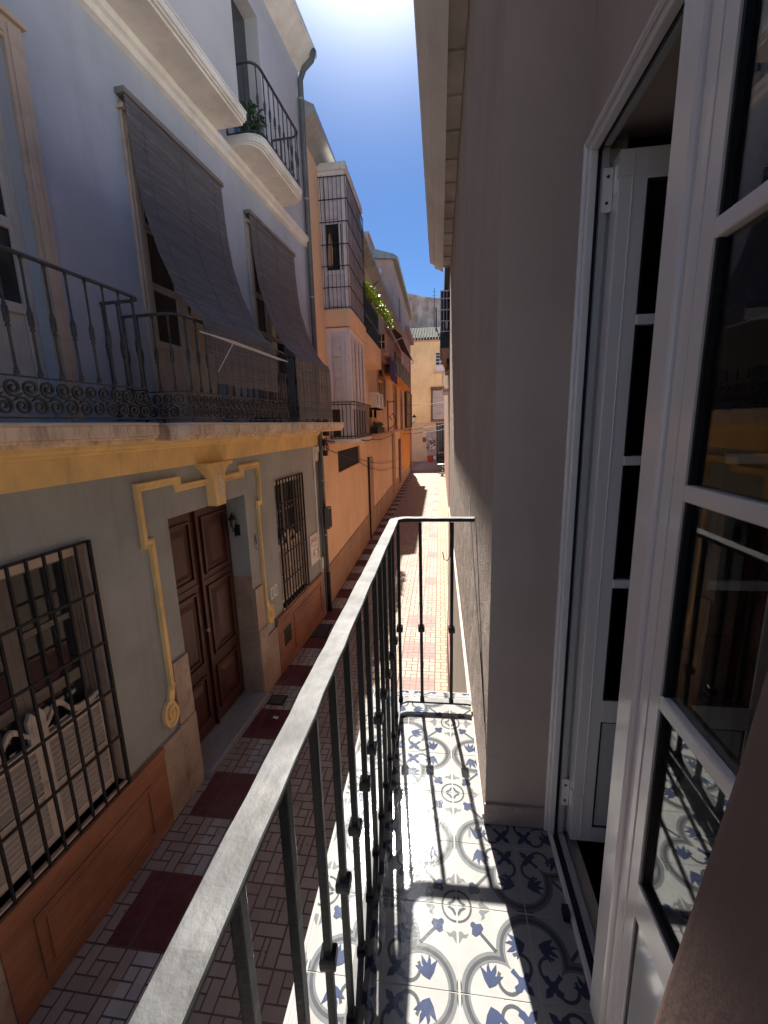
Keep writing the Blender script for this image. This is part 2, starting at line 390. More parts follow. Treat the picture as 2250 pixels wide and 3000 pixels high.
        N = len(vs); vs2 = [v+n*thick for v, n in zip(vs, nr)]
        f2 = [tuple(N+k for k in reversed(f)) for f in fs]
        bd = [(i*W, (i+1)*W) for i in range(nu)]+[(i*W+nv, (i+1)*W+nv) for i in range(nu)]+[(j, j+1) for j in range(nv)]+[(nu*W+j, nu*W+j+1) for j in range(nv)]
        f3 = [(a, b, N+b, N+a) for a, b in bd]
        return s.add(vs+vs2, fs+f2+f3, m)

G_ANG = R(-3.54)
F_W = Matrix.Identity(4)
F_L = Matrix.Translation((-3.094, .191, 0)) @ Matrix.Rotation(G_ANG, 4, 'Z')   # left house frame: x outward, y along street, z up

class Thing:
    def __init__(s, name, label, cat, origin=(0, 0, 0), frame=F_W, group=None, kind=None):
        o = bpy.data.objects.new(name, None); sc.collection.objects.link(o); o.empty_display_size = .2
        o.matrix_world = frame @ Matrix.Translation(origin)
        o['label'] = label; o['category'] = cat
        if group: o['group'] = group
        if kind: o['kind'] = kind
        s.o = o; s.org = Vector(origin); s.frame = frame
    def part(s, name, mb, m, parent=None, smooth=False, bevel=0, label=None, local=False, org=None):
        """mb in frame coordinates (or already in a local space); m: material key or list"""
        return build(name, mb, m, parent or s.o, s.org if org is None else Vector(org), smooth, bevel, label)

def build(name, mb, m, parent=None, org=Vector((0, 0, 0)), smooth=False, bevel=0, label=None):
    me = bpy.data.meshes.new(name)
    me.from_pydata([tuple(Vector(v)-org) for v in mb.v], [], mb.f)
    ms = m if isinstance(m, (list, tuple)) else [m]
    for k in ms: me.materials.append(M[k])
    me.polygons.foreach_set('material_index', mb.m)
    me.validate(); me.update()
    import bmesh as _b
    bm = _b.new(); bm.from_mesh(me); _b.ops.recalc_face_normals(bm, faces=bm.faces); bm.to_mesh(me); bm.free()
    if smooth: me.polygons.foreach_set('use_smooth', [True]*len(me.polygons))
    o = bpy.data.objects.new(name, me); sc.collection.objects.link(o)
    if parent: o.parent = parent
    if bevel:
        b = o.modifiers.new('bevel', 'BEVEL'); b.width = bevel; b.segments = 2; b.limit_method = 'ANGLE'; b.angle_limit = R(40); b.harden_normals = False
    if label: o['label'] = label
    return o
def solo(name, label, cat, mb, m, origin=(0, 0, 0), frame=F_W, group=None, kind=None, smooth=False, bevel=0):
    o = build(name, mb, m, None, Vector(origin), smooth, bevel)
    o.matrix_world = frame @ Matrix.Translation(origin)
    if label: o['label'] = label
    if cat: o['category'] = cat
    if group: o['group'] = group
    if kind: o['kind'] = kind
    return o
def copy_part(o, parent, dloc):
    c = o.copy(); sc.collection.objects.link(c); c.parent = parent; c.location = Vector(o.location)+Vector(dloc); return c

GZ = -2.72   # street level

# ================================================================== STREET
mb = MB(); mb.quad((-120, -80, GZ), (120, -80, GZ), (120, 200, GZ), (-120, 200, GZ))
solo('street', None, None, mb, 'pavers', kind='structure')

# ================================================================== LEFT GREY HOUSE
LH = Thing('grey_house', 'grey and lilac town house with ochre trim and a carved dark wooden door', 'house', (0, 3, GZ), F_L)
w1 = (1.68, 2.88, -1.76, .53); w2 = (6.46, 7.62, -1.66, .56); dr = (3.89, 5.50, GZ, .50)
mb = MB(); mb.wall(-5, 8.74, GZ, 1.05, [w1, w2, dr, (-1.5, -.3, -1.76, .53)], .30)
LH.part('ground_floor_wall', mb, 'grey_render')
# core behind
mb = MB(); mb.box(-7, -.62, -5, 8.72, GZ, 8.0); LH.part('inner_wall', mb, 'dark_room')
bd = [(1.62, 2.90, 1.5, 4.02), (4.08, 5.36, 1.5, 4.1), (6.32, 7.62, 1.5, 4.1)]
mb = MB(); mb.wall(-5, 8.74, 1.05, 4.86, bd, .30); LH.part('first_floor_wall', mb, 'lilac_render')
mb = MB(); mb.wall(-5, 8.74, 4.86, 8.0, [(6.1, 7.1, 5.1, 7.3)], .3)
mb.quad((0, 8.74, GZ), (-7, 8.74, GZ), (-7, 8.74, 8.0), (0, 8.74, 8.0)); mb.quad((0, -5, GZ), (-7, -5, GZ), (-7, -5, 8.0), (0, -5, 8.0)); mb.quad((0, -5, 8), (-7, -5, 8), (-7, 8.74, 8), (0, 8.74, 8))
LH.part('top_floor_wall', mb, 'upper_render')
# cornice band: ochre frieze with two fillets
mb = MB(); mb.box(0, .045, -5, 8.74, 1.03, 1.235); mb.prism([(.0, 1.235), (.075, 1.235), (.085, 1.25), (.085, 1.27), (.11, 1.285), (.11, 1.325), (0, 1.325)], 'y', -5, 8.76)
LH.part('cornice', mb, 'ochre', bevel=.004)
mb = MB(); mb.prism([(.0, 4.78), (.05, 4.80), (.055, 4.86), (.09, 4.88), (.09, 4.95), (0, 4.95)], 'y', -5, 8.70)
LH.part('cornice', mb, 'cream_trim', bevel=.004)
# roof eave
mb = MB(); mb.prism([(0, 7.72), (.12, 7.78), (.3, 7.93), (.34, 7.95), (.34, 8.04), (-7, 8.5), (-7, 8.0), (0, 8.0)], 'y', -5, 8.85)
LH.part('roof', mb, 'cream_trim')

def rr_slab(mb, y0, y1, x1, z0, z1, r, left=True, right=True, x0=0.0, m=0):
    p = [(x0, y0)]
    if left: p += [(x1-r+r*math.sin(a), y0+r-r*math.cos(a)) for a in [PI/2*k/6 for k in range(7)]]
    else: p += [(x1, y0)]
    if right: p += [(x1-r+r*math.cos(a), y1-r+r*math.sin(a)) for a in [PI/2*k/6 for k in range(7)]]
    else: p += [(x1, y1)]
    p += [(x0, y1)]
    mb.prism(p, 'z', z0, z1, m)
def slab(y0, y1, x1, z0, z1, left=True, right=True, top='marble_edge', m='stained_slab', r=.16):
    mb = MB(); h = z1-z0
    rr_slab(mb, y0, y1, x1-.05, z0, z0+h*.18, r, left, right)
    rr_slab(mb, y0+.0, y1, x1-.02, z0+h*.18, z0+h*.32, r, left, right)
    rr_slab(mb, y0, y1, x1, z0+h*.32, z1-h*.14, r, left, right)
    rr_slab(mb, y0, y1, x1+.012, z1-h*.14, z1, r, left, right, m=1)
    LH.part('balcony_slab', mb, [m, top], bevel=.006)
slab(-1.0, 3.50, .43, 1.326, 1.49); slab(3.56, 6.10, .58, 1.326, 1.488); slab(6.14, 8.72, .58, 1.326, 1.492, right=False)
slab(-1.0, 5.5, .48, 4.952, 5.08, right=False, top='cream_trim', m='cream_trim', r=.2)
slab(5.82, 7.42, .48, 4.952, 5.08, top='cream_trim', m='cream_trim', r=.2)
# enclosed bay on the upper slab
mb = MB(); mb.box(.002, .44, -1, 5.42, 5.081, 7.7); LH.part('enclosed_bay', mb, 'upper_render')
# plinth panels
def plinth(y0, y1, zt, inset):
    mb = MB(); mb.box(0.0, .05, y0, y1, GZ, zt-.06); mb.box(0, .065, y0, y1, zt-.06, zt)
    iy0, iy1, iz0, iz1 = inset; w = .05
    mb.box(.05, .066, iy0, iy1, iz1-w, iz1); mb.box(.05, .066, iy0, iy1, iz0, iz0+w)
    mb.box(.05, .066, iy0, iy0+w, iz0+w, iz1-w); mb.box(.05, .066, iy1-w, iy1, iz0+w, iz1-w)
    mb.box(.05, .058, iy0+w+.03, iy1-w-.03, iz0+w+.03, iz1-w-.03)
    LH.part('plinth', mb, 'plinth_tile', bevel=.005)
plinth(1.68, 3.33, -1.80, (1.90, 3.10, -2.60, -2.03)); plinth(6.11, 8.42, -1.70, (6.75, 8.25, -2.55, -1.88)); plinth(-1.7, .9, -1.80, (-1.4, .6, -2.6, -2.03))
mb = MB(); mb.box(.05, .058, 6.32, 6.60, -2.30, -2.0); LH.part('vent', mb, 'rubber')
# stone cladding round the door
mb = MB()
for (a, b, c, d, x) in ((3.33, 3.62, GZ, -1.80, .045), (3.62, 3.89, GZ, -1.78, .047), (3.64, 3.888, -1.776, -1.04, .035), (5.502, 5.78, GZ, -1.62, .047), (5.78, 6.11, GZ, -1.83, .043), (5.502, 5.74, -1.616, -.94, .035), (.9, 1.68, GZ, -1.9, .04)):
    LH.part('cladding_slab', MB().box(0, x, a, b, c, d), 'marble', bevel=.004)
for yy in (3.885, 5.505):
    mb = MB(); mb.box(-.30, .03, min(yy, yy+(.012 if yy < 4 else -.012)), max(yy, yy+(.012 if yy < 4 else -.012)), GZ, -1.62)
    mb.box(-.30, .0, min(yy, yy+(.010 if yy < 4 else -.010)), max(yy, yy+(.010 if yy < 4 else -.010)), -1.612, -.73)
    LH.part('reveal_cladding', mb, 'marble', bevel=.003)
# door step
mb = MB(); mb.box(-.30, .12, 3.90, 5.49, GZ, -2.62); LH.part('door_step', mb, 'door_step', bevel=.01)
# door surround moulding
prof = [(-.04, 0), (-.04, .022), (-.02, .035), (.012, .035), (.03, .05), (.04, .05), (.04, 0)]
def moulding(path): 
    mb = MB(); mb.sweep([(0.0, y, z) for y, z in path], prof, (1, 0, 0)); return mb
mb = moulding([(4.62, .80), (4.07, .80), (4.07, .89), (3.51, .89), (3.51, .33), (3.60, .33), (3.60, -1.30)])
mb.sweep([(0, y, z) for y, z in [(4.82, .80), (5.43, .80), (5.43, .89), (5.93, .89), (5.93, .31), (5.84, .31), (5.84, -1.28)]], prof, (1, 0, 0))
def scroll(cy, cz, s):
    pts = []
    for k in range(30):
        a = k/29*PI*3.1; r = .125-.10*k/29
        pts.append((0, cy+s*r*math.sin(a)*-1, cz+r*1.35*math.cos(a)))
    mb.sweep(pts, [(-.016, 0), (-.016, .045), (.016, .045), (.016, 0)], (1, 0, 0))
    mb.prism([(cy+.10*math.cos(t*PI/10), cz+.14*math.sin(t*PI/10)) for t in range(20)], 'x', 0, .028)
    mb.lathe((0, 0, 0), [(.03, 0), (.025, .05), (.0, .06)], 10, 0, Matrix.Translation((0, cy, cz)) @ Matrix.Rotation(PI/2, 4, 'Y'))
scroll(3.54, -1.56, 1); scroll(5.92, -1.53, -1)
mb.prism([(3.56, -1.25), (3.64, -1.25), (3.60, -1.42), (3.50, -1.45)], 'x', 0, .035); mb.prism([(5.80, -1.25), (5.88, -1.25), (5.96, -1.42), (5.86, -1.45)], 'x', 0, .035)
LH.part('door_surround', mb, 'ochre', bevel=.003)
# keystone
mb = MB()
mb.prism([(4.46, 1.0), (4.98, 1.0), (4.90, .93), (4.84, .84), (4.82, .5), (4.62, .5), (4.60, .84), (4.54, .93)], 'x', 0, .13)
mb.prism([(4.44, 1.03), (5.0, 1.03), (4.98, .985), (4.46, .985)], 'x', 0, .17)
for k, (yy, zz) in enumerate([(4.72, .82), (4.745, .78), (4.71, .74), (4.745, .70), (4.70, .67), (4.765, .67), (4.72, .86)]):
    mb.lathe((0, 0, 0), [(.026, 0), (.022, .014), (.0, .02)], 8, 1, Matrix.Translation((.128, yy, zz)) @ Matrix.Rotation(PI/2, 4, 'Y'))
LH.part('keystone', mb, ['ochre', 'cream_trim'], bevel=.004)
# front door
mb = MB(); mb.box(-.36, -.30, 3.89, 5.50, -2.62, .50)
LH.part('door_frame', mb, 'door_wood')
fd = MB()
for (a, b) in ((3.93, 4.68), (4.71, 5.46)):
    fd.box(-.30, -.275, a, b, -2.60, .44)
    for (c, d) in ((-2.42, -1.78), (-1.62, -.62), (-.46, .32)):
        w = .035
        fd.box(-.275, -.25, a+.10, b-.10, d-w, d); fd.box(-.275, -.25, a+.10, b-.10, c, c+w)
        fd.box(-.275, -.25, a+.10, a+.10+w, c+w, d-w); fd.box(-.275, -.25, b-.10-w, b-.10, c+w, d-w)
        y0, y1, z0, z1 = a+.18, b-.18, c+.08, d-.08; q = .07
        vs = [(-.275, y0, z0), (-.275, y1, z0), (-.275, y1, z1), (-.275, y0, z1), (-.245, y0+q, z0+q), (-.245, y1-q, z0+q), (-.245, y1-q, z1-q), (-.245, y0+q, z1-q)]
        fd.add(vs, [(0, 1, 5, 4), (1, 2, 6, 5), (2, 3, 7, 6), (3, 0, 4, 7), (4, 5, 6, 7)])
    fd.box(-.275, -.262, a+.04, b-.04, -.56, -.52)
fd.box(-.275, -.235, 4.675, 4.715, -2.60, .44)
door = LH.part('front_door', fd, 'door_wood', bevel=.004)
mb = MB(); mb.lathe((0, 0, 0), [(.02, 0), (.012, .02), (.028, .035), (.028, .05), (0, .06)], 10, 0, Matrix.Translation((-.235, 4.62, -1.15)) @ Matrix.Rotation(PI/2, 4, 'Y'))
LH.part('door_knob', mb, 'zinc', parent=door, smooth=True)
# blue scribble + house number plates
mb = MB()
for a, b in (((5.66, -.30), (5.70, -.13)), ((5.70, -.13), (5.73, -.30)), ((5.67, -.24), (5.73, -.23)), ((5.67, -.33), (5.73, -.38))):
    mb.tube([(.003, a[0], a[1]), (.003, b[0], b[1])], .006, 4)
LH.part('wall_scribble', mb, 'blue_paint')
for y0 in (6.04, 6.17):
    mb = MB(); mb.box(0, .008, y0, y0+.10, -1.33, -1.13, 0); mb.box(.008, .010, y0+.028, y0+.072, -1.30, -1.16, 1)
    LH.part('number_plate', mb, ['whiteplastic', 'grey_render'])
# corner pilaster strips
mb = MB(); mb.box(0, .03, 8.32, 8.38, -1.40, 1.02); mb.box(0, .06, 8.35, 8.52, .72, 1.02); mb.box(0, .09, 8.36, 8.50, .9, 1.02)
mb.box(0, .06, 8.40, 8.74, -1.62, -1.36); mb.box(0, .03, 8.42, 8.56, GZ, -1.62)
LH.part('corner_trim', mb, 'cream_trim', bevel=.004)

# ground floor windows
def ground_window(y0, y1, z0, z1, zs):
    mb = MB(); x0, x1 = -.20, -.13
    mb.box(x0, x1, y0, y0+.06, z0, z1); mb.box(x0, x1, y1-.06, y1, z0, z1); mb.box(x0, x1, y0+.06, y1-.06, z1-.07, z1); mb.box(x0, x1, y0+.06, y1-.06, z0, z0+.06)
    fr = LH.part('window', mb, 'grey_wood', bevel=.004)
    mb = MB(); ym = (y0+y1)/2
    for a, b in ((y0+.06, ym), (ym, y1-.06)):
        mb.box(-.18, -.14, a, a+.055, z0+.06, z1-.07); mb.box(-.18, -.14, b-.055, b, z0+.06, z1-.07)
        for zz in (z1-.13, z1-.62, z1-1.12, z1-1.17, z0+.10): mb.box(-.18, -.14, a+.055, b-.055, zz, zz+.05)
    LH.part('casement', mb, 'grey_wood', parent=fr, bevel=.003)
    mb = MB(); mb.box(-.165, -.155, y0+.06, y1-.06, z0+.06, z1-.07); LH.part('pane', mb, 'pane', parent=fr)
    # cream reveal lining
    mb = MB(); mb.box(-.30, -.004, y0, y0+.012, z0, z1); mb.box(-.30, -.004, y1-.012, y1, z0, z1); mb.box(-.30, -.004, y0+.012, y1-.012, z1-.012, z1); mb.box(-.30, .03, y0-.03, y1+.03, z0-.04, z0)
    LH.part('window_reveal', mb, 'cream_reveal', parent=fr)
    mb = MB(); mb.box(-.10, -.08, y0+.012, y1-.012, z1-.10, z1-.03); LH.part('window_valance', mb, 'white_wood', parent=fr)
    # lower louvred shutters with curved tops
    for a, b, sg in ((y0+.03, ym-.004, 1), (ym+.004, y1-.03, -1)):
        mb = MB(); w = .05
        mb.box(-.09, -.055, a, a+w, z0+.02, zs); mb.box(-.09, -.055, b-w, b, z0+.02, zs); mb.box(-.09, -.055, a+w, b-w, z0+.02, z0+.09)
        mb.box(-.09, -.055, a+w, b-w, zs-.07, zs); mb.box(-.09, -.055, a+w, b-w, (z0+zs)/2-.02, (z0+zs)/2+.02)
        n = 15
        for k in range(n):
            zz = z0+.10+(zs-.08-z0-.10)*(k+.5)/n
            mb.add([(-.088, a+w, zz+.016), (-.088, b-w, zz+.016), (-.052, b-w, zz-.014), (-.052, a+w, zz-.014), (-.088, a+w, zz+.009), (-.088, b-w, zz+.009), (-.052, b-w, zz-.021), (-.052, a+w, zz-.021)],
                   [(0, 1, 2, 3), (7, 6, 5, 4), (0, 4, 5, 1), (2, 6, 7, 3), (0, 3, 7, 4), (1, 5, 6, 2)])
        # scroll crest
        top = []; bot = []
        for k in range(17):
            t = k/16; yy = (b-.05-(b-a-.08)*t) if sg == 1 else (a+.05+(b-a-.08)*t)
            z = zs+.075+.15*math.exp(-((t-.26)/.17)**2)-.035*t+.03*math.exp(-((t-1.0)/.10)**2); th = .042+.012*math.sin(t*PI)
            top.append((yy, z)); bot.append((yy, z-th))
        for k in range(16): mb.prism([bot[k], bot[k+1], top[k+1], top[k]], 'x', -.085, -.058)
        yc = b-.03 if sg == 1 else a+.03
        mb.prism([(yc-.035, zs), (yc+.035, zs), (yc+.035, zs+.19), (yc, zs+.25), (yc-.035, zs+.19)], 'x', -.09, -.055)
        LH.part('shutter', mb, 'white_wood', bevel=.002)
ground_window(*w1, -.86); ground_window(*w2, -.62)
# security grilles (bolted to the wall)
def grille(name, y0, y1, z0, z1, ys, zs, label):
    t = Thing(name, label, 'window bars', (.03, (y0+y1)/2, z0), F_L, 'black iron grilles over the ground floor windows')
    mb = MB(); mb.box(.015, .03, y0, y1, z0, z0+.02); mb.box(.015, .03, y0, y1, z1-.02, z1)
    for z in zs: mb.box(.034, .046, y0, y1, z-.011, z+.011)
    t.part('crossbars', mb, 'iron')
    for k, y in enumerate(ys):
        mb = MB(); r = .013 if k in (0, len(ys)-1) else .009
        mb.box(.022, .022+2*r, y-r, y+r, z0, z1); t.part('bar', mb, 'iron')
grille('window_grille', 1.70, 2.885, -1.80, .55, [1.70+.132*k for k in range(9)]+[2.88], (.10, -.36, -.82, -1.28), 'black iron bars over the white shuttered window nearest the balcony')
grille('window_grille', 6.50, 7.63, -1.68, .57, [6.50+.125*k for k in range(9)]+[7.62], (.15, -.31, -.72, -1.2), 'black iron bars over the shuttered window between door and tiled sign')
# first floor french windows with architrave
def french(y0, y1, z0, z1, arch=.14, proud=.03):
    mb = MB()
    for a, b in ((y0-arch, y0), (y1, y1+arch)): mb.box(.0, proud, a, b, z0, z1+arch); mb.box(proud, proud+.012, a+.03, b-.05, z0, z1+arch-.03)
    mb.box(0, proud, y0, y1, z1, z1+arch); mb.box(proud, proud+.012, y0, y1, z1+.03, z1+arch-.03)
    mb.box(0, .06, y0-arch-.02, y1+arch+.02, z1+arch, z1+arch+.04)
    fr = LH.part('french_window', mb, 'cream_reveal', bevel=.005)
    mb = MB(); ym = (y0+y1)/2
    for a, b in ((y0, ym-.01), (ym+.01, y1)):
        mb.box(-.16, -.10, a, a+.08, z0, z1); mb.box(-.16, -.10, b-.08, b, z0, z1)
        for zz in (z0, z0+.78, z0+1.35, z0+1.9, z1-.1): mb.box(-.16, -.10, a+.08, b-.08, zz, zz+.07)
        mb.box(-.15, -.12, a+.08, b-.08, z0+.07, z0+.78)
    LH.part('casement', mb, 'white_wood', parent=fr, bevel=.004)
    mb = MB(); mb.box(-.14, -.125, y0+.05, y1-.05, z0+.8, z1-.05); LH.part('pane', mb, 'pane', parent=fr)
for a in bd: french(*a)
mb = MB(); mb.box(-.3, -.2, 6.1, 7.1, 5.09, 7.3); LH.part('upper_window', mb, 'pane')

# iron railings of the opposite balconies
def turned(y, x, z0, z1, mb):
    h = z1-z0; c = z0+h*.50
    mb.lathe((x, y, 0), [(.010, z0), (.017, z0+.006), (.017, z0+.022), (.010, z0+.03), (.016, z0+.036), (.009, z0+.05), (.008, c-.085), (.015, c-.08), (.015, c-.07), (.009, c-.062), (.017, c-.05), (.018, c+.03), (.010, c+.045), (.014, c+.05), (.008, c+.06), (.008, z1-.03), (.013, z1-.02), (.009, z1)], 7)
def ess(mb, o, d, s, z0, z1, flip=False):
    """S scroll at distance s along d from o; between z0, z1"""
    h = z1-z0; r0 = h*.238; zc1 = z1-r0-.006; zc0 = z0+r0+.006; n = 18
    def P(u, z): q = Vector(o)+Vector(d)*u; return (q.x, q.y, z)
    up = []
    for k in range(n+1):
        a = -PI*3.5+(PI*3.25)*k/n; r = r0*(.16+.84*(k/n)**.9); up.append((s-.022+r*math.cos(a), zc1+r*math.sin(a)))
    lo = [(2*s-u, zc0+zc1-z) for u, z in reversed(up)]
    pts = [P(u, z) for u, z in up]+[P(u, z) for u, z in lo]
    side = Vector(d).cross(Vector((0, 0, 1))).normalized()
    mb.sweep(pts, [(-.0065, -.009), (-.0065, .009), (.0065, .009), (.0065, -.009)], tuple(side))
def opp_railing(label, y0, y1, x1, zb, zt, band, r=.12, right=True, left=True, group='iron railings on the grey house'):
    t = Thing('iron_railing', label, 'railing', (x1, (y0+y1)/2, zb), F_L, group)
    # plan path
    path = []
    if left: path += [(0.0, y0)]+[(x1-r+r*math.sin(a), y0+r-r*math.cos(a)) for a in [PI/2*k/5 for k in range(6)]]
    else: path += [(x1, y0)]
    if right: path += [(x1-r+r*math.cos(a), y1-r+r*math.sin(a)) for a in [PI/2*k/5 for k in range(6)]]+[(0.0, y1)]
    else: path += [(x1, y1)]
    mb = MB(); mb.sweep([(x, y, zt) for x, y in path], [(-.016, -.01), (-.018, 0), (-.010, .010), (.010, .010), (.018, 0), (.016, -.01)], (0, 0, 1))
    t.part('top_rail', mb, 'iron_grey')
    mb = MB()
    for z in (zb+.02, zb+band+.02): mb.sweep([(x, y, z) for x, y in path], [(-.008, -.005), (-.008, .005), (.008, .005), (.008, -.005)], (0, 0, 1))
    t.part('bottom_rail', mb, 'iron_grey')
    # walk path
    seg = []; L = 0
    for a, b in zip(path[:-1], path[1:]):
        l = math.hypot(b[0]-a[0], b[1]-a[1]); seg.append((L, l, a, b)); L += l
    def at(s):
        for s0, l, a, b in seg:
            if s <= s0+l or (s0, l, a, b) == seg[-1]:
                k = (s-s0)/l; return (a[0]+(b[0]-a[0])*k, a[1]+(b[1]-a[1])*k), ((b[0]-a[0])/l, (b[1]-a[1])/l)
    if band > .1:
        mb = MB(); n = int(L/.112)
        for k in range(n):
            (x, y), d = at((k+.5)*L/n); ess(mb, (x, y, 0), (d[0], d[1], 0), 0, zb+.027, zb+band+.014)
        t.part('scroll_band', mb, 'iron_grey')
    n = int(L/.15)
    for k in range(n+1):
        (x, y), d = at(min(L-.01, max(.01, k*L/n)))
        mb = MB(); turned(y, x, zb+band+.025, zt-.006, mb); t.part('baluster', mb, 'iron_grey', smooth=True)
    mb = MB()
    for s in (.3, L/2, L-.3):
        (x, y), d = at(s); mb.box(x-.01, x+.01, y-.01, y+.01, zb-.04, zb+.02)
    t.part('foot', mb, 'iron')
opp_railing('grey iron railing with scroll band in front of the white french window', -.9, 3.42, .40, 1.50, 2.50, .25)
opp_railing('grey iron railing with scroll band under the larger slatted blind', 3.64, 6.02, .55, 1.50, 2.44, .25)
opp_railing('grey iron railing behind the smaller slatted blind, beside the drainpipe', 6.24, 8.1, .55, 1.50, 2.44, .25)
opp_railing('top floor iron railing on the rounded cream slab', 5.90, 7.36, .46, 5.09, 5.88, .03, .14)

# roll blinds
def blind(label, y0, y1, low):
    t = Thing('slatted_blind', label, 'blind', (.05, (y0+y1)/2, 4.36), F_L, 'dark slatted blinds hung out over the balcony rails')
    ctrl = [(.075, 4.36), (.082, 4.05), (.10, 3.75), (.14, 3.42), (.24, 3.06), (.38, 2.72), (.52, 2.53), (.60, 2.475), (.625, 2.42), (.63, 2.3), (.632, low)]
    # resample
    seg = []; L = 0
    for a, b in zip(ctrl[:-1], ctrl[1:]): l = math.hypot(b[0]-a[0], b[1]-a[1]); seg.append((L, l, a, b)); L += l
    def at(s):
        for s0, l, a, b in seg:
            if s <= s0+l+1e-6: k = (s-s0)/l; return (a[0]+(b[0]-a[0])*k, a[1]+(b[1]-a[1])*k), ((b[0]-a[0])/l, (b[1]-a[1])/l)
        return b, ((b[0]-a[0])/l, (b[1]-a[1])/l)
    mb = MB(); p = .016; n = int(L/p)
    for k in range(n):
        s = (k+.5)*p; (x, z), (dx, dz) = at(s); nx, nz = -dz, dx
        if nx < 0: nx, nz = -nx, -nz
        h = p*.44; j = random.uniform(-.006, .006); tk = .0035
        c = [(x-dx*h-nx*tk, z-dz*h-nz*tk), (x+dx*h-nx*tk, z+dz*h-nz*tk), (x+dx*h*.6+nx*tk, z+dz*h*.6+nz*tk), (x-dx*h*.6+nx*tk, z-dz*h*.6+nz*tk)]
        mb.prism(c, 'y', y0+j, y1+j)
    t.part('slats', mb, 'blind')
    mb = MB()
    for yy in (y0+.2, y0+(y1-y0)*.5, y1-.2):
        pts = []
        for k in range(0, n, 4):
            (x, z), (dx, dz) = at((k+.5)*p); nx, nz = -dz, dx
            if nx < 0: nx, nz = -nx, -nz
            pts.append((x+nx*.006, yy, z+nz*.006))
        mb.tube(pts, .0022, 4)
    t.part('cord', mb, 'blind_cord')
    mb = MB(); mb.box(.0, .10, y0-.02, y1+.02, 4.35, 4.40); t.part('head_rail', mb, 'grey_wood', bevel=.004)
blind('long dark slatted blind over the balcony above the wooden door', 3.94, 5.50, 1.86)
blind('dark slatted blind hanging down to its slab beside the drainpipe', 6.20, 7.80, 1.53)

# folding clothes dryer hooked on the middle balcony rail
t = Thing('clothes_dryer', 'thin white metal clothes dryer hooked on the rail under the large blind', 'clothes dryer', (.66, 4.6, 2.3), F_L)
mb = MB(); A = [(.63, 3.85, 2.32), (.86, 4.05, 2.25), (.86, 5.35, 2.23), (.63, 5.55, 2.30)]
mb.tube(A, .006, 6); mb.tube([(.63, 3.85, 2.32), (.63, 5.55, 2.30)], .006, 6)
for k in range(4): mb.tube([(.66+.05*k, 3.90+.04*k, 2.31-.015*k), (.66+.05*k, 5.5-.04*k, 2.29-.015*k)], .003, 5)
t.part('rack', mb, 'whiteplastic')
mb = MB(); mb.tube([(.63, 4.1, 2.31), (.58, 4.1, 2.47), (.55, 4.1, 2.46), (.53, 4.1, 2.42)], .005, 6); mb.tube([(.63, 5.3, 2.30), (.58, 5.3, 2.47), (.55, 5.3, 2.46), (.53, 5.3, 2.42)], .005, 6); mb.tube([(.84, 4.08, 2.25), (.64, 4.08, 1.98)], .005, 6)
t.part('hook', mb, 'whiteplastic')

# drainpipe at the corner
t = Thing('drainpipe', 'grey drainpipe down the corner of the grey house', 'drainpipe', (.08, 8.62, GZ), F_L)
mb = MB(); mb.tube([(.08, 8.62, GZ+.05), (.08, 8.62, 7.5), (.16, 8.62, 7.66), (.30, 8.66, 7.80), (.34, 8.68, 7.95)], .05, 12); t.part('pipe', mb, 'pipe', smooth=True)
mb = MB(); mb.tube([(.07, 8.50, GZ+.05), (.07, 8.50, .75)], .022, 8); t.part('conduit', mb, 'pipe', smooth=True)
mb = MB()
for z in (-2.2, -.9, .3, 2.2, 3.9, 5.6, 7.2): mb.tube([(.08, 8.62, z-.015), (.08, 8.62, z+.015)], .058, 12)
t.part('bracket', mb, 'zinc')
mb = MB(); mb.tube([(.08, 8.62, -2.68), (.08, 8.62, -1.75)], .062, 12); t.part('cast_shoe', mb, 'iron', smooth=True)
t = Thing('meter_box', 'dark metal junction box fixed beside the drainpipe on the grey house', 'junction box', (.05, 8.58, -.5), F_L)
mb = MB(); mb.box(.13, .22, 8.50, 8.72, -.75, -.28); t.part('box', mb, 'pipe', bevel=.008); mb = MB(); mb.box(.22, .228, 8.53, 8.69, -.71, -.32); t.part('lid', mb, 'iron')

# azulejo sign
t = Thing('tiled_sign', 'white ceramic tile panel with faint red lettering near the corner', 'sign', (.01, 8.12, -1.05), F_L)
mb = MB(); mb.box(0, .02, 7.84, 8.40, -1.38, -.74, 0); t.part('panel', mb, 'sign_glaze', bevel=.003)
mb = MB(); X0 = .0215
def strokes(pl, r=.0045):
    for q in pl: mb.tube([(X0, a, b) for a, b in q], r, 4)
strokes([[(7.86, -.76), (8.38, -.76), (8.38, -1.36), (7.86, -1.36), (7.86, -.76)]], .003)
strokes([[(7.93, -.95), (7.95, -.82), (8.00, -.90), (8.04, -.80)], [(8.07, -.93), (8.12, -.83), (8.16, -.93)], [(8.20, -.82), (8.20, -.93), (8.28, -.92)], [(7.95, -1.0), (8.3, -1.0)]])
strokes([[(8.12+.09*math.cos(k*.5), -1.14+.07*math.sin(k*.5)) for k in range(10)], [(7.95, -1.22), (8.05, -1.10), (8.10, -1.24)], [(8.0, -1.30), (8.28, -1.27)], [(8.22, -1.08), (8.30, -1.2), (8.20, -1.26)]])
t.part('lettering', mb, 'sign_red')

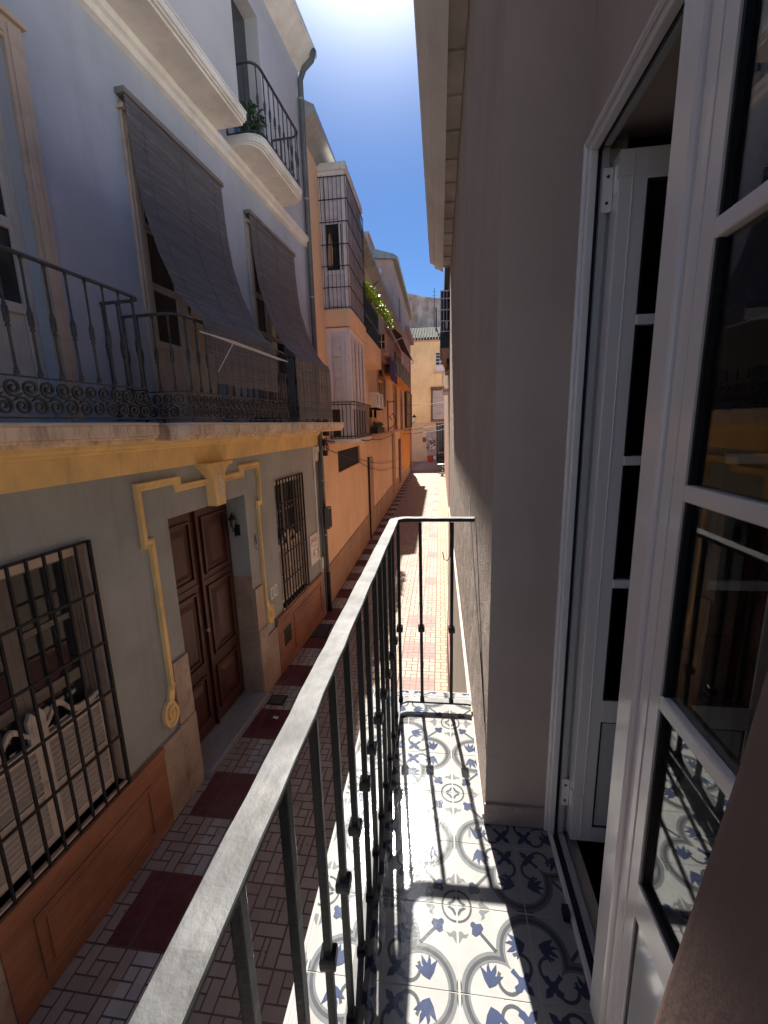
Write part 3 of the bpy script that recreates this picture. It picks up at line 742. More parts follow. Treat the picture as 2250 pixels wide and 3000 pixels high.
# lantern inside the door reveal
t = Thing('wall_lantern', 'small dark wrought iron wall lantern inside the door recess', 'lamp', (-.15, 5.49, .0), F_L)
mb = MB(); mb.tube([(-.15, 5.488, -.02), (-.15, 5.42, -.05), (-.15, 5.38, .0), (-.15, 5.37, .05)], .008, 6); mb.tube([(-.15, 5.47, -.08), (-.15, 5.43, -.10), (-.15, 5.40, -.07), (-.15, 5.42, -.04)], .006, 6); mb.box(-.19, -.11, 5.476, 5.488, -.10, .06)
t.part('bracket', mb, 'iron')
mb = MB(); mb.lathe((-.15, 5.37, .05), [(.03, 0), (.05, .11)], 6); t.part('glass', mb, 'iron_grey')
mb = MB(); mb.lathe((-.15, 5.37, .16), [(.06, 0), (.062, .01), (.02, .07), (.008, .10)], 6); t.part('hood', mb, 'iron')

# cable bundle / junction at the corner
t = Thing('cable_junction', 'black cable clamps and coils on the ochre corner of the grey house', 'cables', (.2, 8.8, 1.2), F_L)
mb = MB(); mb.box(.10, .22, 8.74, 8.86, 1.22, 1.56); mb.box(.12, .2, 8.60, 8.72, 1.02, 1.14); mb.box(.10, .18, 8.70, 8.8, .80, .92); t.part('clamp', mb, 'cable', bevel=.01)
mb = MB()
for k in range(5):
    r = .08+.02*k; mb.tube([(.16+.02*math.sin(j+k), 8.72+r*math.cos(j*PI/5), 1.0+r*1.2*math.sin(j*PI/5)) for j in range(11)], .006, 5)
mb.tube([(.16, 8.8, 1.22), (.2, 8.72, 1.12), (.16, 8.6, 1.08), (.14, 8.4, .95), (.10, 8.5, .7)], .007, 5)
t.part('cable', mb, 'cable')

# planter on top balcony
def leaves(mb, c, rad, n, s, m=0, zs=1.0):
    for _ in range(n):
        a = random.uniform(0, 2*PI); b = random.uniform(-1, 1); q = random.random()**.5
        p = Vector((c[0]+rad[0]*q*math.cos(a), c[1]+rad[1]*q*math.sin(a), c[2]+rad[2]*b*math.sqrt(max(0, 1-q*q*.7))))
        d = Vector((random.gauss(0, 1), random.gauss(0, 1), random.gauss(0, .7))).normalized(); e = d.cross(Vector((random.gauss(0, 1), random.gauss(0, 1), random.gauss(0, 1)))).normalized()
        l = s*random.uniform(.6, 1.3)
        mb.add([p-d*l, p+e*l*.35, p+d*l, p-e*l*.35], [(0, 1, 2, 3)], m)
def potted(name, label, c, pot, rad, n, s, leaf='darkleaf', frame=F_W, group=None, potm='terracotta'):
    t = Thing(name, label, 'plant', c, frame, group)
    mb = MB(); mb.lathe(c, [(pot*.7, 0), (pot, pot*1.5), (pot*1.1, pot*1.5), (pot*1.1, pot*1.75), (pot*.85, pot*1.75)], 14); t.part('pot', mb, potm, smooth=False)
    mb = MB(); leaves(mb, (c[0], c[1], c[2]+pot*1.75+rad[2]*.8), rad, n, s); t.part('foliage', mb, leaf)
potted('potted_plant', 'dark bushy potted plant behind the top floor railing', (.25, 6.15, 5.085), .08, (.16, .26, .2), 330, .045, frame=F_L, potm='iron')

# ================================================================== ORANGE HOUSES (world frame)
OX = -2.58
OH = Thing('orange_house', 'orange house with a stacked glazed bay and beige base', 'house', (OX, 12, GZ))
mb = MB(); mb.wall(8.96, 18.0, GZ, 6.95, [(10.72, 13.83, .23, .78), (12.3, 15.2, 4.05, 6.3), (13.5, 14.9, 1.15, 3.2)], .35, 'x', OX)
mb.quad((OX, 8.96, GZ), (-8, 8.96, GZ), (-8, 8.96, 6.95), (OX, 8.96, 6.95)); mb.quad((OX, 18, GZ), (-8, 18, GZ), (-8, 18, 6.95), (OX, 18, 6.95))
OH.part('wall', mb, 'orange_render')
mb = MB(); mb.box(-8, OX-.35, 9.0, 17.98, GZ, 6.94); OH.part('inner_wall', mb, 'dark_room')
mb = MB(); mb.prism([(OX, 6.80), (OX+.08, 6.86), (OX+.28, 7.0), (OX+.32, 7.02), (OX+.32, 7.12), (OX, 7.28), (-5.3, 9.0), (-8, 7.2), (-8, 6.95), (OX, 6.95)], 'y', 8.8, 18.0)
OH.part('roof', mb, 'zinc')
mb = MB(); mb.box(OX, OX+.025, 8.97, 18.0, GZ, -1.80); mb.box(OX, OX+.04, 8.97, 18.0, -1.80, -1.775); OH.part('plinth', mb, 'beige_plinth')
mb = MB()
for y in (15.25, ): mb.box(OX, OX+.06, y, y+.9, -2.65, .22)
OH.part('pilaster', mb, 'beige_plinth')
mb = MB(); mb.tube([(OX+.05, 15.15, GZ), (OX+.05, 15.15, .3)], .035, 8); OH.part('downpipe', mb, 'iron')
mb = MB(); mb.box(OX, OX+.05, 8.97, 18.0, 1.0, 1.10); OH.part('string_course', mb, 'pink_render')
mb = MB(); mb.box(OX-.10, OX-.06, 10.72, 13.83, .23, .78); OH.part('vent_window', mb, 'dark_room')
# stacked bay: x from OX to -2.02, y 10.1..12.05
def bay(T, y0, y1, x1, z0, z1, rows, cols_front, cols_side, frame_m='white_aluminium', pane_m='curtain', fw=.07, xb=OX):
    fr = MB(); pn = MB()
    fr.box(xb, x1, y0, y1, z1-.10, z1); fr.box(xb, x1, y0, y1, z0, z0+.06)
    fr.box(x1-fw, x1, y0, y0+fw, z0+.06, z1-.10); fr.box(x1-fw, x1, y1-fw, y1, z0+.06, z1-.10); fr.box(xb, xb+fw, y0, y0+fw, z0+.06, z1-.10)
    for (ra, _) in rows[1:]: fr.box(xb+fw, x1-fw, y0+.01, y0+fw-.01, ra-.04, ra+.04); fr.box(x1-fw+.01, x1-.01, y0+fw, y1-fw, ra-.04, ra+.04)
    n = cols_side
    for k in range(1, n): yy = y0+(y1-y0)*k/n; fr.box(x1-fw+.005, x1-.005, yy-.035, yy+.035, z0+.06, z1-.10)
    for k in range(1, cols_front): xx = xb+(x1-xb)*k/cols_front; fr.box(xx-.03, xx+.03, y0+.005, y0+fw-.005, z0+.06, z1-.10)
    f = T.part('bay_window', fr, frame_m, bevel=.004)
    pn.box(xb, x1-.045, y0+.03, y0+.04, z0, z1-.02); pn.box(x1-.05, x1-.04, y0+.04, y1-.04, z0, z1-.02); pn.box(xb, x1-.05, y1-.05, y1-.04, z0, z1-.02)
    T.part('pane', pn, pane_m, parent=f)
    return f
# upper bay in three stages behind bars
f = bay(OH, 10.1, 12.05, -2.02, 3.97, 6.72, [(3.97, 0), (4.75, 0), (5.75, 0)], 1, 3, pane_m='curtain')
mb = MB()
for xx in (-2.51, -2.16): mb.box(xx-.02, xx+.02, 10.085, 10.1, 3.97, 6.65)
for za, zb in ((4.05, 4.68), (5.80, 6.58)):
    mb.box(-2.46, -2.12, 10.09, 10.098, za, zb)
OH.part('inner_sash', mb, 'curtain', parent=f)
mb = MB(); mb.box(-2.46, -2.12, 10.088, 10.097, 4.80, 5.70); OH.part('dark_opening', mb, 'dark_pane', parent=f)
mb = MB(); mb.add([(-2.44, 10.085, 4.85), (-2.34, 10.085, 4.85), (-2.32, 10.085, 5.2), (-2.36, 10.085, 5.55), (-2.40, 10.085, 5.5), (-2.43, 10.085, 5.2)], [(0, 1, 2, 3, 4, 5)]); OH.part('curtain', mb, 'tan_curtain', parent=f)
mb = MB(); mb.box(OX, -1.97, 10.05, 12.1, 6.72, 6.86); OH.part('bay_roof', mb, 'cream_trim', bevel=.01)
t = Thing('bay_grille', 'black bars screening the tall upper bay of the orange house', 'window bars', (-2.0, 10.06, 3.97))
mb = MB()
for z in (4.0, 4.42, 4.85, 5.28, 5.72, 6.15, 6.58): mb.box(OX, -1.96, 10.03, 10.045, z, z+.014); mb.box(-1.975, -1.96, 10.045, 12.1, z, z+.014)
t.part('crossbars', mb, 'iron')
for k in range(7): mb = MB(); xx = -2.53+.09*k; mb.box(xx-.0045, xx+.0045, 10.02, 10.032, 3.98, 6.6); t.part('bar', mb, 'iron')
for k in range(18): mb = MB(); yy = 10.1+.115*k; mb.box(-1.965, -1.955, yy-.0045, yy+.0045, 3.98, 6.6); t.part('bar', mb, 'iron')
# orange band between bays, lower bay
mb = MB(); rr_slab(mb, 10.02, 12.12, -1.96, 3.62, 3.96, .12, x0=OX); OH.part('bay_band', mb, 'orange_render')
f = bay(OH, 10.1, 12.0, -2.02, 1.92, 3.60, [(1.92, 0)], 1, 4, pane_m='white_aluminium', fw=.12)
mb = MB()
for zz in (2.02, 2.50, 2.98): mb.box(-2.42, -2.24, 10.085, 10.099, zz, zz+.44)
for k in range(4): yy = 10.28+.46*k; mb.box(-2.019, -2.006, yy, yy+.2, 2.02, 3.42)
OH.part('pane', mb, 'curtain', parent=f)
f = bay(OH, 10.1, 12.0, -2.02, 1.12, 1.90, [(1.12, 0)], 2, 5, pane_m='pane', fw=.06)
mb = MB(); mb.box(-2.25, -2.08, 10.08, 10.13, 1.16, 1.86); OH.part('white_panel', mb, 'white_aluminium', parent=f)
mb = MB(); rr_slab(mb, 10.0, 12.4, -1.93, 1.02, 1.11, .15, x0=OX); OH.part('balcony_slab', mb, 'cream_trim')
t = Thing('balcony_railing', 'low black railing wrapped round the foot of the white glazed bay', 'railing', (-1.96, 11, 1.11))
mb = MB()
for z in (1.16, 1.95): mb.box(OX, -1.94, 10.015, 10.03, z, z+.02); mb.box(-1.95, -1.935, 10.03, 12.35, z, z+.02)
t.part('rails', mb, 'iron')
for k in range(7): mb = MB(); xx = -2.54+.095*k; mb.box(xx-.007, xx+.007, 10.017, 10.029, 1.12, 1.96); t.part('bar', mb, 'iron')
for k in range(19): mb = MB(); yy = 10.1+.12*k; mb.box(-1.947, -1.937, yy-.007, yy+.007, 1.12, 1.96); t.part('bar', mb, 'iron')
# second glazed dark balcony, upper
mb = MB(); rr_slab(mb, 12.25, 15.4, -2.0, 3.30, 3.92, .12, x0=OX); OH.part('balcony_slab', mb, 'orange_render')
f = bay(OH, 12.15, 15.3, -2.06, 3.93, 5.05, [(3.93, 0), (4.5, 0)], 2, 9, 'green_shutter', 'pane')
mb = MB(); mb.box(OX, -2.1, 12.15, 12.2, 5.05, 6.1); OH.part('side_screen', mb, 'green_shutter')
mb = MB(); mb.box(OX-.3, OX-.28, 13.5, 14.9, 1.15, 3.2); OH.part('green_door', mb, 'green_shutter')
t = Thing('climbing_plant', 'lime green leafy climber spilling over the dark glazed balcony', 'plant', (-2.1, 14, 5.05))
mb = MB()
for c in ((-2.05, 13.2, 5.25), (-2.02, 14.2, 5.30), (-1.98, 15.2, 5.28), (-1.95, 16.2, 5.30), (-1.95, 17.2, 5.42), (-1.95, 18.0, 5.30)): leaves(mb, c, (.14, .55, .16), 230, .07)
t.part('foliage', mb, 'leafcol')
mb = MB(); mb.tube([(-2.2, 12.9, 5.06), (-2.1, 14, 5.2), (-2.0, 16, 5.2), (-1.97, 18.4, 5.2)], .015, 5); t.part('stem', mb, 'brown_wood')

# second orange house with arches
O2 = Thing('arched_orange_house', 'weathered orange house with arched windows further down the lane', 'house', (OX, 24, GZ))
holes = [(18.35, 20.8, 2.25, 3.35), (24.4, 26.4, 1.12, 3.3), (28.6, 30.3, 1.1, 3.3), (21.6, 23.5, 4.4, 5.6)]
mb = MB(); mb.wall(18.02, 32.0, GZ, 6.9, holes, .3, 'x', OX); mb.quad((OX, 18.02, GZ), (-8, 18.02, GZ), (-8, 18.02, 6.9), (OX, 18.02, 6.9))
O2.part('wall', mb, 'orange_render')
mb = MB(); mb.box(-8, OX-.3, 18.05, 32, GZ, 6.88); O2.part('inner_wall', mb, 'dark_room')
mb = MB(); mb.prism([(OX, 6.74), (OX+.28, 6.98), (OX+.32, 7.10), (OX, 7.26), (-5.3, 8.9), (-8, 7.2), (-8, 6.9), (OX, 6.9)], 'y', 18.02, 32.0); O2.part('roof', mb, 'zinc')
mb = MB(); mb.box(OX, OX+.03, 18.02, 32, GZ, -1.8); O2.part('plinth', mb, 'beige_plinth')
for k, h in enumerate(holes):
    y0, y1, z0, z1 = h; ym = (y0+y1)/2; r = (y1-y0)/2
    mb = MB(); mb.box(OX-.25, OX-.23, y0, y1, z0, z1); win = O2.part('window', mb, ('pane', 'green_shutter', 'dark_pane', 'pane')[k])
    arc = [(y0-.12, z1), (y0-.12, z0)]
    mb = MB()
    if k < 3:
        out = [(ym+(r+.02)*math.cos(PI*j/10), z1+r*.45*math.sin(PI*j/10)) for j in range(11)]
        mb.prism(out, 'x', OX-.02, OX+.012); O2.part('arch_fanlight', mb, 'pane', parent=win)
        mb = MB()
        mb.sweep([(OX, y0, z0)]+[(OX, ym-r*math.cos(PI*j/10), z1+r*.45*math.sin(PI*j/10)) for j in range(11)]+[(OX, y1, z0)], [(-.09, 0), (-.09, .04), (.09, .04), (.09, 0)], (1, 0, 0))
        O2.part('arch_trim', mb, 'pink_render', parent=win)
    mb = MB(); mb.box(OX-.23, OX-.2, ym-.04, ym+.04, z0, z1); mb.box(OX-.23, OX-.2, y0, y1, z0+.5, z0+.56); O2.part('glazing_bar', mb, 'white_wood', parent=win)
mb = MB(); mb.box(OX, OX+.06, 18.02, 32, 1.0, 1.09); O2.part('string_course', mb, 'pink_render')
mb = MB(); mb.box(OX, OX+.08, 23.3, 24.3, -2.3, .9); O2.part('pilaster', mb, 'beige_plinth')
mb = MB(); mb.box(OX, OX+.05, 27.0, 28.2, -2.3, .5); O2.part('side_door', mb, 'maroon')
mb = MB(); mb.box(OX, OX+.02, 28.4, 32.0, -2.0, .95); O2.part('fresh_paint', mb, 'bright_orange')
mb = MB(); mb.box(-3.3, -2.9, 19.0, 20.6, 7.3, 9.0); mb.box(-3.35, -2.85, 18.95, 20.65, 9.0, 9.1); O2.part('chimney', mb, 'pink_render')
mb = MB(); mb.box(OX, -2.12, 18.2, 21.8, 4.3, 5.05); rr_slab(mb, 18.1, 21.9, -2.08, 4.2, 4.3, .05, x0=OX); bx = O2.part('box_window', mb, 'pink_render', bevel=.01)
mb = MB(); mb.box(-2.47, -2.22, 18.185, 18.2, 4.45, 5.0); O2.part('pane', mb, 'pane', parent=bx)
mb = MB(); mb.box(-2.36, -2.33, 18.17, 18.185, 4.45, 5.0); mb.box(-2.47, -2.22, 18.17, 18.185, 4.7, 4.73); O2.part('glazing_bar', mb, 'white_wood', parent=bx)
mb = MB(); rr_slab(mb, 20.8, 30.5, -2.05, 3.65, 3.8, .1, x0=OX); O2.part('balcony_slab', mb, 'bright_orange')
# cloth banners/plants on that balcony
t = Thing('balcony_screen', 'green and blue cloth screen tied along the far balcony', 'screen', (-2.08, 25, 3.8))
mb = MB(); mb.sheet(20, 3, lambda u, w: (-2.08+.04*math.sin(u*26), 21+9*u, 3.82+.95*w+.05*math.sin(u*9)), .01); t.part('cloth', mb, 'green_shutter')
t = Thing('purple_banner', 'purple cloth hanging below the small boxed window', 'banner', (-2.1, 20, 4.1))
mb = MB(); mb.sheet(12, 3, lambda u, w: (-2.07+.03*math.sin(u*16), 18.6+3*u, 3.3+.9*w), .01); t.part('cloth', mb, 'purple')
t = Thing('awning', 'dark maroon awning folded out below the pink house', 'awning', (-2.3, 26, 6.0))
mb = MB(); mb.sheet(8, 4, lambda u, w: (-2.5+.75*w, 21.5+9*u, 6.25-.75*w+.03*math.sin(u*20)), .012); t.part('fabric', mb, 'maroon')
mb = MB(); mb.tube([(-2.5, 21.6, 5.2), (-1.78, 21.6, 5.48)], .02, 5); mb.tube([(-2.5, 30.4, 5.2), (-1.78, 30.4, 5.48)], .02, 5); mb.tube([(-1.76, 21.5, 5.48), (-1.76, 30.5, 5.48)], .025, 5); t.part('arm', mb, 'whiteplastic')
# AC units
def ac(y, z, x, label, g='air conditioner boxes on the lane walls'):
    t = Thing('air_conditioner', label, 'air conditioner', (x, y, z), F_W, g)
    mb = MB(); mb.box(x, x+.30, y, y+.85, z, z+.55); t.part('case', mb, 'whiteplastic', bevel=.01)
    mb = MB(); mb.lathe((0, 0, 0), [(.21, 0), (.21, .012)], 18, 0, Matrix.Translation((x+.30, y+.34, z+.28)) @ Matrix.Rotation(PI/2, 4, 'Y')); t.part('fan_grille', mb, 'dark_pane')
    mb = MB(); mb.box(x-.02, x+.28, y+.1, y+.14, z-.05, z); mb.box(x-.02, x+.28, y+.7, y+.74, z-.05, z); mb.box(x-.02, x+.0, y+.1, y+.74, z-.35, z); t.part('bracket', mb, 'iron')
ac(15.9, 2.05, OX, 'white air conditioner fixed beside the green door on the orange wall')
ac(17.0, 2.05, OX, 'second white air conditioner, nearer the arched window')
def ring(mb, c, r, rr, n=22, m=0): mb.tube([(c[0], c[1]+r*math.cos(2*PI*k/n), c[2]+r*math.sin(2*PI*k/n)) for k in range(n)], rr, 5, m, closed=True)
t = Thing('window_planter', 'long dark planter box standing on the ledge below the air conditioners', 'planter', (OX+.1, 16.8, 1.1))
mb = MB(); mb.box(OX+.02, OX+.3, 15.9, 18.0, 1.10, 1.32); t.part('box', mb, 'iron', bevel=.01)
mb = MB()
for k in range(9): leaves(mb, (OX+.16, 16.05+.22*k, 1.42), (.12, .14, .12), 26, .05)
t.part('foliage', mb, 'darkleaf')
t = Thing('wall_bracket', 'dark scrolled iron bracket fixed between the arched windows', 'bracket', (OX+.1, 21.6, 1.1))
mb = MB(); mb.tube([(OX+.02, 21.6, 1.12), (OX+.02, 21.6, 2.6)], .03, 6); mb.tube([(OX+.02, 21.6, 1.2), (OX+.35, 21.6, 1.35), (OX+.42, 21.6, 1.7), (OX+.25, 21.6, 1.95), (OX+.1, 21.6, 1.8), (OX+.2, 21.6, 1.65)], .022, 6); t.part('ironwork', mb, 'iron')
mb = MB(); mb.tube([(OX+.02, 21.6, 2.5), (OX+.4, 21.6, 2.55)], .02, 6); t.part('arm', mb, 'iron')

# last left building with glazed dark bay
O3 = Thing('pink_house', 'tall salmon pink house rising behind the orange roofs', 'house', (-2.4, 34, GZ))
mb = MB(); mb.wall(24.5, 38.0, 7.0, 9.9, [(27.6, 28.8, 7.6, 9.0)], .3, 'x', -2.45)
mb.add([(-2.45, 24.5, 6.5), (-8, 24.5, 6.5), (-8, 24.5, 10.1), (-4.3, 24.5, 10.05), (-2.45, 24.5, 9.9)], [(0, 1, 2, 3, 4)])
mb.wall(32.02, 38, GZ, 7.0, [], .3, 'x', OX); mb.quad((-2.45, 38, GZ), (-8, 38, GZ), (-8, 38, 10), (-2.45, 38, 9.9)); mb.box(-2.75, -2.45, 24.5, 38, 6.95, 7.02)
O3.part('wall', mb, 'pink_render')
mb = MB(); mb.prism([(-2.45, 9.9), (-2.2, 9.86), (-2.15, 9.95), (-2.4, 10.12), (-5, 10.9), (-8, 10.2), (-8, 10.0), (-4.3, 10.1)], 'y', 24.3, 38.1); O3.part('roof', mb, 'zinc')
mb = MB(); mb.box(-2.7, -2.68, 27.6, 28.8, 7.6, 9.0); O3.part('window', mb, 'pane')
mb = MB(); mb.lathe((0, 0, 0), [(.16, 0), (.16, .12), (.1, .16)], 12, 0, Matrix.Translation((-3.2, 24.5, 9.35)) @ Matrix.Rotation(PI/2, 4, 'X')); O3.part('round_vent', mb, 'cream_trim')
mb = MB(); mb.box(-2.45, -2.15, 32.2, 38, 7.9, 8.25); O3.part('parapet', mb, 'pink_render')
f = bay(O3, 32.2, 37.9, -2.38, 1.15, 3.9, [(1.15, 0), (2.2, 0)], 1, 4, 'brown_wood', 'pane', fw=.12)
mb = MB(); mb.box(OX, OX+.02, 32.0, 37.95, -2.0, .95); O3.part('fresh_paint', mb, 'bright_orange')
mb = MB(); mb.box(OX, OX+.04, 32.0, 37.98, GZ, -2.0); O3.part('plinth', mb, 'beige_plinth')

# ================================================================== END BUILDING
EB = Thing('yellow_house', 'yellow rendered house closing the end of the lane', 'house', (-1, 48, GZ))
hw = [(-.50, .55, 6.75, 8.84), (-.85, 1.15, 1.75, 5.0), (-.42, 1.2, GZ, 1.5)]
mb = MB(); mb.wall(-9, 9, GZ, 10.1, hw, .35, 'y', 48, 1); mb.quad((-9, 48, GZ), (-9, 56, GZ), (-9, 56, 10.1), (-9, 48, 10.1)); mb.quad((9, 48, GZ), (9, 56, GZ), (9, 56, 10.1), (9, 48, 10.1))
EB.part('wall', mb, 'yellow_render')
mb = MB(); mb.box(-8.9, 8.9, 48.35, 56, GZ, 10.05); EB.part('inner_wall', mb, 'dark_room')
mb = MB()
for k in range(9): mb.box(-9, -.43, 47.965, 48, GZ+.01+.46*k, GZ+.44+.46*k); mb.box(1.25, 9, 47.965, 48, GZ+.01+.46*k, GZ+.44+.46*k)
EB.part('stone_courses', mb, 'stone_course')
mb = MB(); mb.box(-9, 9, 47.9, 48, 1.45, 1.53); mb.box(-9, 9, 47.8, 48, 9.85, 10.1); EB.part('string_course', mb, 'stone_course')
# tiled roof
mb = MB(); n = 46
for k in range(n):
    x = -7+14*k/n
    for s in range(9):
        y0 = 47.6+.55*s; z0 = 10.14+.22*s
        pts = [(x+.13*math.cos(a), .13*math.sin(a)) for a in (0, PI/4, PI/2, 3*PI/4, PI)]
        vs = [(px, y0, z0+pz+.03) for px, pz in pts]+[(px, y0+.6, z0+.24+pz*.9) for px, pz in pts]
        mb.add(vs, [(i, i+1, i+6, i+5) for i in range(4)]+[(0, 1, 2, 3, 4)])
mb.prism([(47.62, 10.08), (52.6, 12.07), (52.6, 11.9), (47.62, 10.0)], 'x', -7.2, 7.2)
EB.part('tiled_roof', mb, 'dark_clay')
mb = MB()
for k in range(n): x = -7+14*k/n+.152; mb.box(x-.05, x+.05, 47.5, 47.63, 10.05, 10.16)
EB.part('eave_tiles', mb, 'cream_trim')
def ewin(x0, x1, z0, z1, nx, zrows, fm, pm):
    mb = MB(); y = 48.12
    mb.box(x0, x0+.1, y, y+.08, z0, z1); mb.box(x1-.1, x1, y, y+.08, z0, z1); mb.box(x0+.1, x1-.1, y, y+.08, z1-.1, z1); mb.box(x0+.1, x1-.1, y, y+.08, z0, z0+.1)
    for k in range(1, nx): xx = x0+(x1-x0)*k/nx; mb.box(xx-.04, xx+.04, y+.005, y+.075, z0+.1, z1-.1)
    for zz in zrows: mb.box(x0+.1, x1-.1, y+.01, y+.07, zz-.03, zz+.03)
    w = EB.part('window', mb, fm); mb = MB(); mb.box(x0, x1, y+.06, y+.1, z0, z1); EB.part('pane', mb, pm, parent=w); return w
w = ewin(-.50, .55, 6.75, 8.84, 2, (7.5, 7.85, 8.2, 8.5), 'whiteplastic', 'pane')
mb = MB(); mb.box(-.45, .5, 48.1, 48.16, 6.85, 7.45); EB.part('panel', mb, 'whiteplastic', parent=w)
mb = MB(); mb.box(-.62, .7, 47.75, 48, 6.62, 6.72); EB.part('balcony_slab', mb, 'stone_course')
w = ewin(-.75, 1.05, 1.85, 4.9, 3, (2.6, 3.3, 4.0), 'whiteplastic', 'curtain')
mb = MB(); mb.box(-.98, 1.25, 47.75, 48, 4.95, 5.25); mb.box(-.95, -.85, 47.85, 48, 1.7, 4.95); mb.box(1.15, 1.25, 47.85, 48, 1.7, 4.95); mb.box(-.98, 1.25, 47.75, 48, 1.62, 1.72); EB.part('window_surround', mb, 'brown_wood', parent=w)
mb = MB()
for k in range(12): xx = -.8+.16*k; mb.box(xx-.012, xx+.012, 47.86, 47.88, 1.75, 4.95)
for z in (2.5, 3.3, 4.1): mb.box(-.84, 1.14, 47.865, 47.885, z, z+.04)
EB.part('window_bars', mb, 'zinc', parent=w)
mb = MB(); mb.box(-.42, 1.2, 48.2, 48.25, GZ, 1.5); d = EB.part('dark_doorway', mb, 'dark_pane')
mb = MB()
for k in range(7): xx = -.35+.25*k; mb.box(xx-.02, xx+.02, 48.1, 48.13, GZ, 1.5)
EB.part('gate_bars', mb, 'zinc', parent=d)
mb = MB(); mb.box(-1.45, -.45, 47.955, 47.965, -2.6, .68, 0)
for k in range(46):
    x = random.uniform(-1.38, -.52); z = random.uniform(-1.6, -.2); mm = random.choice((1, 1, 2, 3)); s = random.uniform(.05, .12)
    mb.box(x-s, x+s, 47.95-.0006*k, 47.953, z-s*.6, z+s*.7, mm)
EB.part('street_art', mb, ['graffiti', 'graffiti_purple', 'rubber', 'whiteplastic'])
mb = MB(); mb.box(-1.87, -1.52, 47.86, 47.96, -.56, -.06); EB.part('wall_box', mb, 'brown_wood')

t = Thing('street_lantern', 'black and white street lantern on a bracket on the yellow house', 'lamp', (-2.76, 47.6, 1.5))
mb = MB(); mb.tube([(-3.1, 47.9, 1.62), (-3.0, 47.6, 1.55), (-2.76, 47.6, 1.55), (-2.76, 47.6, 1.68)], .025, 6); t.part('bracket', mb, 'iron')
mb = MB(); mb.lathe((-2.76, 47.6, 1.68), [(.10, 0), (.19, .42)], 6); t.part('glass', mb, 'lampglass')
mb = MB(); mb.lathe((-2.76, 47.6, 2.10), [(.24, 0), (.24, .03), (.08, .22), (.03, .34)], 6); t.part('hood', mb, 'iron')
t = Thing('red_container', 'round red plastic tub standing against the painted wall', 'tub', (-1.0, 47.2, GZ))
mb = MB(); mb.lathe((-1.0, 47.2, GZ), [(.24, 0), (.34, .62), (.37, .62), (.37, .68), (.30, .68)], 18); t.part('tub', mb, 'redplastic'); mb = MB(); mb.lathe((-.55, 47.0, GZ+.3), [(.16, 0), (.2, .3), (.1, .34)], 12); t.part('lid', mb, 'whiteplastic')

# old tower behind
TW = Thing('stone_tower', 'rough pinkish stone wall rising behind the tiled roof', 'tower', (-1, 60, GZ))
mb = MB(); mb.add([(-9, 60, GZ), (9, 60, GZ), (9, 60, 16.9), (-.1, 60, 17.25), (-2.1, 60, 17.55), (-4.5, 60, 18.2), (-9, 60, 19.2), (-9, 66, GZ), (9, 66, GZ), (9, 66, 16.9), (-.1, 66, 17.25), (-2.1, 66, 17.55), (-4.5, 66, 18.2), (-9, 66, 19.2)],
        [(0, 1, 2, 3, 4, 5, 6), (13, 12, 11, 10, 9, 8, 7), (0, 6, 13, 7), (1, 8, 9, 2), (2, 9, 10, 3), (3, 10, 11, 4), (4, 11, 12, 5), (5, 12, 13, 6)])
TW.part('wall', mb, 'rough_stone')
t = Thing('roof_antenna', 'thin aerial mast standing on the tiled roof ridge', 'antenna', (-.71, 53, 12))
mb = MB(); mb.tube([(-.62, 52.6, 11.9), (-.62, 52.6, 16.4)], .03, 5); t.part('mast', mb, 'iron')
mb = MB()
for z in (15.2, 15.6, 16.0): mb.tube([(-.9, 52.6, z), (-.34, 52.6, z)], .015, 4)
t.part('crossbars', mb, 'iron')
t = Thing('flue_pipe', 'short dark flue pipe standing beside the aerial mast on the tiled roof', 'flue', (-.55, 51, 11.6))
mb = MB(); mb.tube([(-.4, 51.4, 11.5), (-.4, 51.4, 14.0)], .07, 8); t.part('pipe', mb, 'iron')

# ================================================================== OWN HOUSE (right)
WX = .162; CY = 1.322
OW = Thing('own_house', 'taupe rendered house wall with deep french window recess on the right', 'house', (.3, 4, GZ))
YE = 7.3; FX = .375
RT0 = 2.95
# facade + recess; recess y from near jamb .25 to CY, z 0..2.16
mb = MB()
mb.quad((WX, CY, 0), (WX, YE, 0), (WX, YE, 3.78), (WX, CY, 3.78))                       # far facade
mb.quad((WX, .22, RT0), (WX, CY, RT0), (WX, CY, 3.78), (WX, .22, 3.78))               # above recess
OW.part('facade', mb, 'own_rough')
RT = 2.95
mb = MB(); mb.quad((WX, CY, .0), (FX+.10, CY, .0), (FX+.10, CY, RT), (WX, CY, RT))   # far reveal
mb.quad((WX, .22, RT), (FX, .22, RT), (FX, CY, RT), (WX, CY, RT))                     # soffit
mb.quad((FX+.002, .22, 2.112), (FX+.002, CY, 2.112), (FX+.002, CY, RT), (FX+.002, .22, RT))   # wall over the frame
mb.quad((FX+.05, .22, 2.125), (.95, .22, 2.125), (.95, CY+.02, 2.125), (FX+.05, CY+.02, 2.125))   # inner soffit
OW.part('window_reveal', mb, 'own_render')
